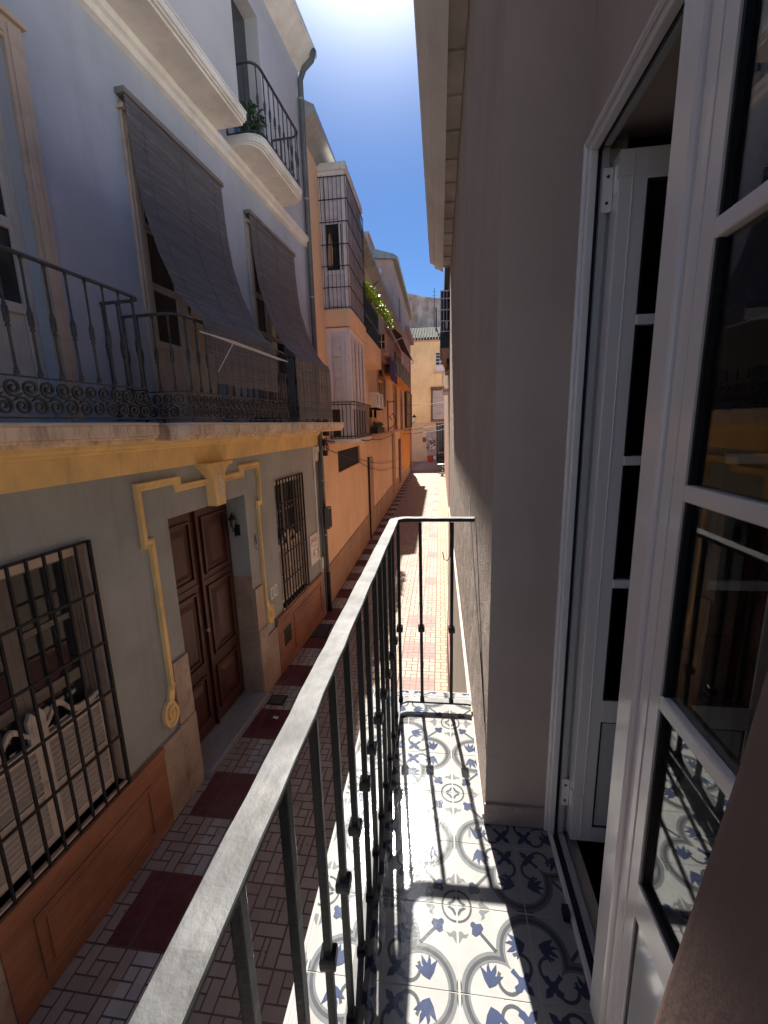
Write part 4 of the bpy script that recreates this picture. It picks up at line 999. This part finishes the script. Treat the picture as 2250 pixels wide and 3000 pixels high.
# near jamb with softly rounded, slightly battered edge
mb = MB(); rows = 24
prof = []
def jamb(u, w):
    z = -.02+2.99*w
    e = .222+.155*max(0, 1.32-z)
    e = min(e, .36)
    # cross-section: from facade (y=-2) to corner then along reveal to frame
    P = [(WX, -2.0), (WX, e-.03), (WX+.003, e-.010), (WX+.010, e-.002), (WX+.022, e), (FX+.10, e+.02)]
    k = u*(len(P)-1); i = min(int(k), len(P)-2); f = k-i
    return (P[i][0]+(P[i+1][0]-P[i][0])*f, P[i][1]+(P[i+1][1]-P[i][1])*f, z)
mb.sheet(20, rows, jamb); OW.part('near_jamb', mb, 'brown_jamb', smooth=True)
mb = MB(); mb.quad((WX, -2, 2.95), (WX, .22, 2.95), (WX, .22, 3.78), (WX, -2, 3.78)); OW.part('facade', mb, 'own_render')
# lower storey
mb = MB(); mb.box(WX-.012, WX+.4, -3, YE, -1.9, -.02); mb.quad((WX, -3, -1.9), (WX, YE, -1.9), (WX, YE, 0), (WX, -3, 0)); OW.part('lower_wall', mb, 'pale_lower')
mb = MB(); mb.box(WX-.03, WX+.3, -3, YE, GZ, -1.9); OW.part('plinth', mb, 'red_plinth')
mb = MB()
mb.quad((WX, YE, GZ), (6, YE, GZ), (6, YE, 3.72), (WX, YE, 3.72)); mb.quad((WX, -2, GZ), (6, -2, GZ), (6, -2, 3.72), (WX, -2, 3.72)); mb.quad((6, -2, GZ), (6, YE, GZ), (6, YE, 4.4), (6, -2, 4.4))
OW.part('side_wall', mb, 'own_render')
# skirting
mb = MB(); mb.box(WX-.004, FX+.0, CY-.012, CY, 0.003, .085); OW.part('skirting', mb, 'own_rough', bevel=.003)
# thin pale ledge of render on facade, behind railing end
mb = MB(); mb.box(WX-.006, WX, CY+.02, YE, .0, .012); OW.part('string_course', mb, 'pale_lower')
# eave
EZ = 3.72
mb = MB(); mb.prism([(.05, EZ-.0), (-.02, EZ+.04), (-.075, EZ+.055), (-.085, EZ+.11), (-.15, EZ+.14), (-.16, EZ+.22), (.3, EZ+.3), (6, EZ+1.6), (6, EZ+.3), (.05, EZ+.2)], 'y', -2, YE+.02)
OW.part('eave', mb, 'eave_paint')
mb = MB(); mb.box(.052, .4, -2, YE, EZ+.06, EZ+.12)
for k in range(24): yy = YE-.06-.39*k; mb.box(.052, WX, yy-.012, yy+.012, EZ+.045, EZ+.06)
OW.part('eave_soffit', mb, 'soffit_board')
# interior room (dark)
mb = MB()
x0, x1, y0, y1, z0, z1 = FX+.10, 4.2, -1.4, CY+1.6, -.02, 2.6
mb.quad((x1, y0, z0), (x1, y1, z0), (x1, y1, z1), (x1, y0, z1)); mb.quad((x0, y0, z1), (x1, y0, z1), (x1, y1, z1), (x0, y1, z1))
mb.quad((x0, y0, z0), (x1, y0, z0), (x1, y0, z1), (x0, y0, z1)); mb.quad((x0, y1, z0), (x1, y1, z0), (x1, y1, z1), (x0, y1, z1))
mb.quad((x0, CY, z0), (x0, y1, z0), (x0, y1, z1), (x0, CY, z1)); mb.quad((x0, y0, 2.125), (x0, CY, 2.125), (x0, CY, z1), (x0, y0, z1)); mb.quad((x0, y0, z0), (x0, .25, z0), (x0, .25, z1), (x0, y0, z1))
OW.part('room', mb, 'room_wall')
mb = MB(); mb.box(x0, x1, y0, y1, z0-.02, z0); OW.part('room_floor', mb, 'dark_room')

# ---------------- balcony floor with encaustic tiles
def tile_cell(mb, x0, y0, s, mx, my, clip):
    """one tile: (x0,y0) = corner of the quatrefoil centre; mx,my = +-1 direction of the tile from it"""
    zb = .0
    def put(poly, z, m):
        pts = [(x0+mx*u*s, y0+my*v*s) for u, v in poly]
        pts = clip_poly(pts, clip)
        if len(pts) >= 3: mb.add([(x, y, z) for x, y in pts], [tuple(range(len(pts)))], m)
    g = .008
    put([(g, g), (1-g, g), (1-g, 1-g), (g, 1-g)], zb, 0)
    def band(r0, r1, m, z, c=(.5, 0)):
        for sw in (0, 1):
            inner = []; outer = []
            for r, L in ((r0, inner), (r1, outer)):
                disc = 1-8*(.25-r*r)
                if disc <= 0: return
                u = (1+math.sqrt(disc))/4; a1 = math.atan2(u, u-.5)
                for k in range(13): a = a1*k/12; L.append((.5+r*math.cos(a), r*math.sin(a)))
            for k in range(12):
                q = [inner[k], inner[k+1], outer[k+1], outer[k]]
                q = [(max(g, min(1-g, a)), max(g, min(1-g, b))) for a, b in q]
                put([(b, a) if sw else (a, b) for a, b in q], z, m)
    band(.440, .485, 1, zb+.0004); band(.395, .440, 2, zb+.0004); band(.365, .395, 1, zb+.0004)
    def both(poly, z, m): put(poly, z, m); put([(b, a) for a, b in poly], z, m)
    def ring(c, r0, r1, a0, a1, z, m, dup=True):
        n = 14
        for k in range(n):
            t0 = a0+(a1-a0)*k/n; t1 = a0+(a1-a0)*(k+1)/n
            q = [(c[0]+r0*math.cos(t0), c[1]+r0*math.sin(t0)), (c[0]+r0*math.cos(t1), c[1]+r0*math.sin(t1)), (c[0]+r1*math.cos(t1), c[1]+r1*math.sin(t1)), (c[0]+r1*math.cos(t0), c[1]+r1*math.sin(t0))]
            q = [(max(g, a), max(g, b)) for a, b in q]
            (both if dup else put)(q, z, m)
    # curling grey tendrils
    ring((.36, .19), .115, .155, R(-200), R(35), zb+.0004, 2)
    def place(c, ang, sc_, poly):
        ca, sa = math.cos(ang), math.sin(ang); return [(c[0]+sc_*(a*ca-b*sa), c[1]+sc_*(a*sa+b*ca)) for a, b in poly]
    # lotus bud
    tul = [(-.11, 0), (-.07, -.045), (-.03, -.085), (.03, -.12), (.10, -.165), (.075, -.10), (.055, -.055), (.11, -.07), (.185, -.055), (.12, -.025), (.085, 0), (.13, .02), (.20, .06), (.11, .075), (.05, .06), (.07, .11), (.085, .175), (.01, .125), (-.05, .085), (-.08, .045)]
    for sw in (0, 1):
        tp = place((.60, .185), R(104), .90, tul); put([(b, a) for a, b in tp] if sw else tp, zb+.0008, 3)
    # fleur pointing to the centre of the quatrefoil
    fl = [(-.16, -.03), (-.06, -.022), (-.02, -.045), (-.035, -.12), (.03, -.145), (.055, -.09), (.05, -.035), (.11, -.045), (.185, 0), (.11, .045), (.05, .035), (.055, .09), (.03, .145), (-.035, .12), (-.02, .045), (-.06, .022), (-.16, .03)]
    put(place((.195, .195), R(225), 1.0, fl), zb+.0008, 3)
    # stem and clover outside the lobes
    put([(.47, .50), (.50, .47), (.70, .67), (.67, .70)], zb+.0004, 2)
    put(place((.73, .73), R(45), 1.15, [(-.06, -.02), (-.05, -.07), (0, -.085), (.03, -.05), (.035, -.035), (.075, -.03), (.09, 0), (.075, .03), (.035, .035), (.03, .05), (0, .085), (-.05, .07), (-.06, .02)]), zb+.0008, 3)
    # small circle at the far corner
    ring((1-g, 1-g), .185, .215, PI, PI*1.5, zb+.0004, 2, False)
    put([(1-g, .90), (.96, .96), (.90, 1-g), (.86, .975), (.93, .93), (.975, .86)], zb+.0004, 2)
    both([(.93, .60), (.985, .52), (.985, .66), (.95, .68), (.90, .64), (.84, .66), (.88, .60)], zb+.0004, 1)
    both([(.965, .03), (.985, .02), (.985, .14), (.965, .08)], zb+.0005, 2)
def clip_poly(pts, c):
    for axis, lim, keep_lt in ((0, c[0], False), (0, c[1], True), (1, c[2], False), (1, c[3], True)):
        out = []
        for i in range(len(pts)):
            a, b = pts[i-1], pts[i]
            ia = (a[axis] <= lim) if keep_lt else (a[axis] >= lim); ib = (b[axis] <= lim) if keep_lt else (b[axis] >= lim)
            if ia != ib:
                t = (lim-a[axis])/(b[axis]-a[axis]); out.append((a[0]+(b[0]-a[0])*t, a[1]+(b[1]-a[1])*t))
            if ib: out.append(b)
        pts = out
        if len(pts) < 3: return []
    return pts
FL = Thing('balcony_floor', 'white balcony floor of blue and grey patterned tiles', 'floor', (0, 0, 0), kind='structure')
SX0, SX1, SY0, SY1 = -.366, WX, -2.0, 2.07
mb = MB(); mb.box(SX0, SX1-.001, SY0, SY1, -.14, -.001); mb.box(WX, FX+.02, .24, CY-.001, -.14, -.0012); FL.part('slab', mb, 'grout')
TS = .2013; TX = .0505; TYr = .830      # LB line x, H4 row y  (quatrefoil centres lie on columns LB+TS, rows H4)
mb = MB()
for ci in range(-3, 3):
    for ri in range(-16, 9):
        xa = TX+ci*TS; ya = TYr+ri*TS
        # quatrefoil corner is the odd column / even row corner of this tile
        qx = xa if ci % 2 else xa+TS; mx = 1 if ci % 2 else -1
        qy = ya if ri % 2 == 0 else ya+TS; my = 1 if ri % 2 == 0 else -1
        for cl in ((SX0, SX1, SY0, SY1), (WX, FX, .24, CY-.002)):
            if xa+TS < cl[0] or xa > cl[1] or ya+TS < cl[2] or ya > cl[3]: continue
            tile_cell(mb, qx, qy, TS, mx, my, cl)
FL.part('tiles', mb, ['tile_white', 'tile_light', 'tile_grey', 'tile_blue'])
mb = MB(); mb.box(SX0-.012, SX0, SY0, SY1+.012, -.12, .0); mb.box(SX0, SX1, SY1, SY1+.012, -.12, .0); FL.part('edge_trim', mb, 'tile_white', bevel=.002)

# ---------------- balcony railing
BR = Thing('balcony_railing', 'black iron balcony railing with worn silvery handrail, in the foreground', 'railing', (-.212, .9, 0))
RX = -.206; RY = 1.925; RZ = .992; RC = .055
path = [(RX, -1.6), (RX, -.8), (RX, -.2)]+[(RX, .05*k) for k in range(0, 37)]
path += [(RX+RC-RC*math.cos(a), RY-RC+RC*math.sin(a)) for a in [PI/2*k/8 for k in range(0, 9)]]
path += [(RX+RC+.04*k, RY+.0007*k) for k in range(1, 8)]+[(WX-.004, RY)]
def hr(k): return random.uniform(-.0009, .0009)
mb = MB(); hp = [(-.021, -.003), (-.021, .0025), (-.0195, .0045), (.0195, .0045), (.021, .0025), (.021, -.003)]
mb.sweep([(x+hr(0), y, RZ+hr(0)) for x, y in path], hp, (0, 0, 1)); BR.part('handrail', mb, 'handrail')
mb = MB(); mb.sweep([(x, y, RZ-.0078) for x, y in path], [(-.017, -.0045), (-.017, .0045), (.017, .0045), (.017, -.0045)], (0, 0, 1)); BR.part('rail_bar', mb, 'iron_gloss')
mb = MB(); mb.sweep([(x, y, .05) for x, y in path], [(-.017, -.005), (-.017, .005), (.017, .005), (.017, -.005)], (0, 0, 1)); BR.part('bottom_rail', mb, 'handrail')
def balmesh(a=.0075):
    mb = MB(); zc = .445
    def sq(rz): 
        vs = []
        for r, z in rz: vs += [(-r, -r, z), (r, -r, z), (r, r, z), (-r, r, z)]
        k = len(rz); fs = [(i*4+j, i*4+(j+1) % 4, (i+1)*4+(j+1) % 4, (i+1)*4+j) for i in range(k-1) for j in range(4)]+[(3, 2, 1, 0), tuple((k-1)*4+j for j in range(4))]
        mb.add(vs, fs)
    sq([(a*1.5, .055), (a*1.4, .066), (a, .075), (a*1.02, .25), (a*.98, zc-.02), (a*1.15, zc-.0165), (a*1.95, zc-.014), (a*2.1, zc-.005), (a*2.1, zc+.006), (a*1.9, zc+.014), (a*1.15, zc+.017), (a*.98, zc+.02), (a*1.03, .7), (a, .974)])
    return mb
b0 = BR.part('baluster', balmesh(), 'iron_gloss', org=(0, 0, 0), bevel=.0015)
b0.location = Vector((RX, 1.925-.133, 0))-BR.org
pos = [(RX, 1.925-.133*k) for k in range(2, 26)]+[(RX+.012, RY-.012), (-.087, RY), (.057, RY)]
for (x, y) in pos:
    c = b0.copy(); sc.collection.objects.link(c); c.parent = BR.o; c.location = Vector((x, y, 0))-BR.org; c.rotation_euler = (random.uniform(-.004, .004), random.uniform(-.004, .004), random.uniform(-.12, .12))
t = Thing('wire_hook', 'thin bent wire hook hanging below the handrail at the far end', 'hook', (.05, RY+.03, .85))
mb = MB(); mb.tube([(.047, RY+.01, .99), (.049, RY+.03, .9), (.048, RY+.04, .80), (.035, RY+.04, .775), (.02, RY+.04, .785), (.014, RY+.04, .82)], .0022, 5); t.part('wire', mb, 'iron')
mb = MB(); ring(mb, (.049, RY+.012, .965), .01, .002, 10); t.part('loop', mb, 'iron')
t = Thing('wall_line', 'thin dark line running down the wall from the handrail end', 'cable', (WX, 2.0, .5))
mb = MB(); mb.tube([(WX-.004, 2.36, 1.02), (WX-.004, 2.2, .93), (WX-.004, 1.95, .76), (WX-.004, 1.72, .62), (WX-.004, 1.5, .5), (WX-.004, 1.36, .38)], .0022, 5); t.part('cable', mb, 'cable')  # thin dark tube along the seam line on the wall

# ---------------- french window (white PVC), frame plane x = FX
FD = Thing('french_window', 'white french window, one leaf closed and the other folded inwards', 'window', (FX+.03, .8, 0))
Y0f, Y1f, ZT = .27, CY-.004, 2.11
mb = MB()
mb.box(FX, FX+.02, Y1f-.03, Y1f, 0.0, ZT); mb.box(FX, FX+.02, Y0f, Y1f-.03, ZT-.03, ZT); mb.box(FX, FX+.014, Y0f, Y1f-.03, -.01, .014); mb.box(FX, FX+.06, Y0f, Y0f+.022, .014, ZT-.03)
mb.box(FX-.010, FX, Y1f-.012, Y1f, 0, ZT); mb.box(FX-.010, FX, Y0f, Y1f-.012, ZT-.012, ZT)
FR = FD.part('frame', mb, 'pvc', bevel=.003)
mb = MB(); mb.box(FX+.034, FX+.052, Y1f-.020, Y1f, .0, ZT-.02); mb.box(FX+.034, FX+.052, Y0f, Y1f-.020, ZT-.020, ZT); mb.box(FX+.034, FX+.054, Y0f, Y1f-.02, -.012, .012)
mb.box(FX+.052, FX+.090, Y1f-.006, Y1f, .0, ZT-.02)
FD.part('inner_rebate', mb, 'pvc_grey', parent=FR, bevel=.002)
mb = MB(); mb.box(FX+.02, FX+.034, Y1f-.008, Y1f, .01, ZT-.02); mb.box(FX+.02, FX+.034, Y0f, Y1f-.008, ZT-.010, ZT); mb.box(FX+.014, FX+.034, Y0f+.03, Y1f-.022, -.006, .004)
FD.part('seal', mb, 'rubber', parent=FR)
for zz in (ZT-.17, .13):
    mb = MB(); mb.box(FX+.036, FX+.060, Y1f-.026, Y1f-.020, zz, zz+.10)
    for dz in (.02, .08): mb.lathe((0, 0, 0), [(.004, 0), (.003, .003)], 8, 1, Matrix.Translation((FX+.048, Y1f-.0262, zz+dz)) @ Matrix.Rotation(PI/2, 4, 'X'))
    mb.tube([(FX+.062, Y1f-.05, zz+.03), (FX+.062, Y1f-.05, zz+.09)], .008, 8); mb.box(FX+.058, FX+.09, Y1f-.066, Y1f-.058, zz+.06, zz+.085)
    FD.part('hinge', mb, ['pvc', 'rubber'], parent=FR)
mb = MB(); mb.box(FX-.02, FX-.002, 1.02, 1.05, .004, .03); FD.part('catch', mb, 'rubber', parent=FR)
def leaf(axis, a0, a1, p, th, flip=False):
    """leaf spanning a0..a1 along axis ('y' in plane x=p, or 'x' in plane y=p); thickness th"""
    zb, zt = .03, ZT-.05; st = .066; pd = .013
    def bx(mb, a, b, d0, d1, z0, z1, m=0):
        if axis == 'y': mb.box(p+d0, p+d1, a, b, z0, z1, m)
        else: mb.box(a, b, p+d0, p+d1, z0, z1, m)
    mb = MB()
    bx(mb, a0, a0+st, 0, th, zb, zt); bx(mb, a1-st, a1, 0, th, zb, zt)
    bx(mb, a0+st, a1-st, 0, th, zt-st, zt); bx(mb, a0+st, a1-st, 0, th, zb, zb+.055); bx(mb, a0+st, a1-st, 0, th, .485, .56)
    # raised centre bead on stiles
    for a in (a0+.030, a1-.034): bx(mb, a, a+.004, -.002, 0, zb+.01, zt-.01)
    lf = FD.part('leaf', mb, 'pvc', bevel=.005)
    mb = MB()
    for c in (.945, 1.305, 1.67): bx(mb, a0+st, a1-st, -.001, th-.016, c-.013, c+.013)
    FD.part('muntin', mb, 'pvc', parent=lf, bevel=.003)
    mb = MB(); bx(mb, a0+st-.01, a1-st+.01, pd, pd+.004, .55, zt-st+.01); FD.part('pane', mb, 'glass', parent=lf)
    mb = MB(); bx(mb, a0+st-.01, a1-st+.01, .006, th-.010, zb+.05, .49); FD.part('bottom_panel', mb, 'pvc_gloss', parent=lf)
    mb = MB()
    for (z0, z1) in ((.56, zt-st), (zb+.055, .485)):
        w = .006
        bx(mb, a0+st, a0+st+w, .004, pd+.006, z0, z1); bx(mb, a1-st-w, a1-st, .004, pd+.006, z0, z1); bx(mb, a0+st+w, a1-st-w, .004, pd+.006, z0, z0+w); bx(mb, a0+st+w, a1-st-w, .004, pd+.006, z1-w, z1)
    FD.part('gasket', mb, 'rubber', parent=lf)
    return lf
lf = leaf('y', .28, .766, FX-.004, .055)
mb = MB(); mb.box(FX-.014, FX+.045, .768, .832, .022, ZT-.03); FD.part('meeting_cover', mb, 'pvc', parent=lf, bevel=.006)
leaf('x', FX+.062, FX+.062+.55, CY-.066, .050)

# ================================================================== RIGHT SIDE, FURTHER DOWN
NB = Thing('brown_house', 'reddish brown house with a green shuttered bay on the right of the lane', 'house', (.5, 20, GZ))
mb = MB(); mb.box(.42, 7, YE+.05, 40, GZ, 7.6); NB.part('wall', mb, 'pink_render')
mb = MB(); mb.box(.20, 7, YE+.03, 40, 7.6, 7.75); NB.part('roof', mb, 'clay')
mb = MB(); mb.box(.02, .42, 20, 23.5, 4.72, 5.30); mb.box(.0, .42, 19.95, 23.55, 4.66, 4.72); NB.part('shuttered_bay', mb, 'green_shutter')
f = NB.part('glazed_bay', MB().box(.04, .42, 20.02, 23.4, 5.31, 7.0), 'pane')
mb = MB()
for z in (5.32, 5.75, 6.2, 6.65, 6.95): mb.box(.02, .42, 19.98, 20.02, z, z+.04); mb.box(.015, .04, 20.02, 23.4, z, z+.04)
for x in (.04, .17, .30): mb.box(x-.012, x+.012, 19.985, 20.015, 5.31, 7.0)
NB.part('glazing_bar', mb, 'whiteplastic', parent=f)
mb = MB(); mb.box(.25, .34, 19.9, 19.98, 5.45, 5.72); NB.part('wall_box', mb, 'whiteplastic')
mb = MB(); mb.prism([(.08, 4.655), (.42, 4.655), (.42, 3.95), (.30, 3.95)], 'y', 20.0, 23.3); NB.part('corbel', mb, 'stone_course')
mb = MB(); mb.box(.24, .42, 19.6, 22, 3.70, 3.78); NB.part('balcony_slab', mb, 'brown_wood')
mb = MB(); mb.tube([(.40, 17.5, GZ), (.40, 17.5, 7.4)], .03, 6); NB.part('downpipe', mb, 'brown_wood')
t = Thing('balcony_railing', 'pale metal balcony railing on the brown house in the distance', 'railing', (.15, 20, 2.92))
mb = MB()
for z in (2.92, 3.66): mb.box(.13, .42, 20, 20.02, z, z+.025); mb.box(.13, .15, 20.02, 22.5, z, z+.025)
mb.box(.13, .42, 20, 22.5, 2.80, 2.9)
t.part('rails', mb, 'whiteplastic')
for k in range(6): mb = MB(); mb.box(.135+.05*k, .145+.05*k, 20, 20.012, 2.94, 3.66); t.part('bar', mb, 'whiteplastic')
for k in range(14): mb = MB(); mb.box(.133, .145, 20.1+.17*k, 20.12+.17*k, 2.94, 3.66); t.part('bar', mb, 'whiteplastic')
t = Thing('alarm_box', 'small black box fixed on the brown house under the bay', 'box', (.4, 20, 4.0))
mb = MB(); mb.box(.30, .40, 19.8, 19.95, 3.98, 4.18); mb.box(.33, .37, 19.79, 19.8, 4.02, 4.12); t.part('case', mb, 'rubber')

def cafe_table(x, y, label):
    t = Thing('cafe_table', label, 'table', (x, y, GZ))
    mb = MB(); mb.lathe((x, y, GZ), [(.30, .72), (.32, .73), (.32, .75), (.30, .76)], 16); t.part('table_top', mb, 'whiteplastic')
    mb = MB(); mb.tube([(x, y, GZ+.03), (x, y, GZ+.72)], .025, 6); t.part('pedestal', mb, 'iron')
    mb = MB(); mb.lathe((x, y, GZ), [(.2, 0), (.2, .02), (.04, .05)], 12); t.part('base', mb, 'iron')
cafe_table(.10, 36.5, 'small round white table against the right-hand houses')
potted('potted_plant', 'tall potted plant standing right of the dark doorway', (.15, 40, GZ), .22, (.35, .35, .55), 260, .10, group='potted plants by the right-hand houses', potm='whiteplastic')
potted('potted_plant', 'pale potted shrub beside the small round white table', (.2, 34.5, GZ), .16, (.2, .3, .3), 200, .07, group='potted plants by the right-hand houses', potm='whiteplastic')
t = Thing('plant_shelf', 'dark metal stand crowded with white flower pots near the lane end', 'stand', (.2, 42, GZ))
mb = MB()
for yy in (41.6, 42.6):
    for xx in (-.05, .55): mb.box(xx-.02, xx+.02, yy-.02, yy+.02, GZ, GZ+1.3)
for z in (.5, 1.25): mb.box(-.08, .58, 41.55, 42.65, GZ+z, GZ+z+.04)
t.part('frame', mb, 'iron')
mb = MB()
for k in range(5):
    for z in (.54, 1.29): mb.lathe((.02+.12*k, 41.8+.1*(k % 2), GZ+z), [(.05, 0), (.075, .14)], 8)
t.part('pots', mb, 'whiteplastic')
mb = MB()
for k in range(5): leaves(mb, (.02+.12*k, 41.8, GZ+1.62), (.1, .1, .16), 40, .06)
t.part('foliage', mb, 'darkleaf')
# metal drain covers
def cover(x0, x1, y0, y1, label):
    t = Thing('drain_cover', label, 'drain cover', ((x0+x1)/2, (y0+y1)/2, GZ), F_W, 'iron drain covers in the paving')
    mb = MB(); mb.box(x0, x1, y0, y1, GZ+.001, GZ+.008); t.part('frame', mb, 'iron')
    mb = MB()
    for k in range(7): xx = x0+.03+(x1-x0-.06)*k/7; mb.box(xx, xx+.02, y0+.03, y1-.03, GZ+.008, GZ+.012)
    t.part('grate', mb, 'iron_grey')
cover(-2.62, -2.36, 5.5, 5.74, 'small square iron drain cover in front of the wooden door')
cover(-2.62, -2.25, 7.6, 8.2, 'larger dark drain cover at the foot of the drainpipe')
t = Thing('litter', 'crumpled white paper scrap on the dark red paving square', 'litter', (-2.36, 5.2, GZ))
mb = MB(); random.seed(3); mb.sheet(5, 4, lambda u, w: (-2.40+.08*u+random.uniform(-.006, .006), 5.18+.05*w+random.uniform(-.006, .006), GZ+.006+random.uniform(0, .02)), .002); t.part('paper', mb, 'whiteplastic')

# cables over the lane
def cable(label, pts, r=.012):
    t = Thing('overhead_cable', label, 'cable', pts[0], F_W, 'black cables strung along the lane')
    P = [Vector(p) for p in pts]; out = []
    for a, b in zip(P[:-1], P[1:]):
        L = (b-a).length
        for k in range(9): u = k/8; q = a.lerp(b, u); q.z -= L*.02*4*u*(1-u); out.append(q)
    mb = MB(); mb.tube(out, r, 5); t.part('wire', mb, 'cable')
cable('thick cable along the first floor line of the orange house', [(-2.50, 9.0, 1.16), (-2.48, 10.0, 1.05), (-1.91, 10.6, 1.06), (-1.91, 12.3, 1.03), (-2.5, 14.0, 1.03), (-2.5, 24, .98)], .014)
cable('sagging cable crossing below the dark vent opening', [(-2.45, 9.0, 1.0), (-2.5, 10.4, .76), (-2.5, 13.4, .36), (-2.5, 28.7, -.6)], .010)
cable('lowest thin cable sagging along the orange wall', [(-2.5, 13.4, .24), (-2.5, 23.0, -.85), (-2.5, 33.0, -1.6)], .010)
cable('cable crossing in front of the yellow house above the lantern', [(-2.5, 30, 2.70), (.4, 30, 2.80)], .014)
cable('cable crossing in front of the yellow house at doorway height', [(-2.5, 30, 1.0), (.4, 30, 1.35)], .014)
cable('lower cable crossing in front of the yellow house', [(-2.5, 30, .75), (.4, 30, 1.02)], .014)
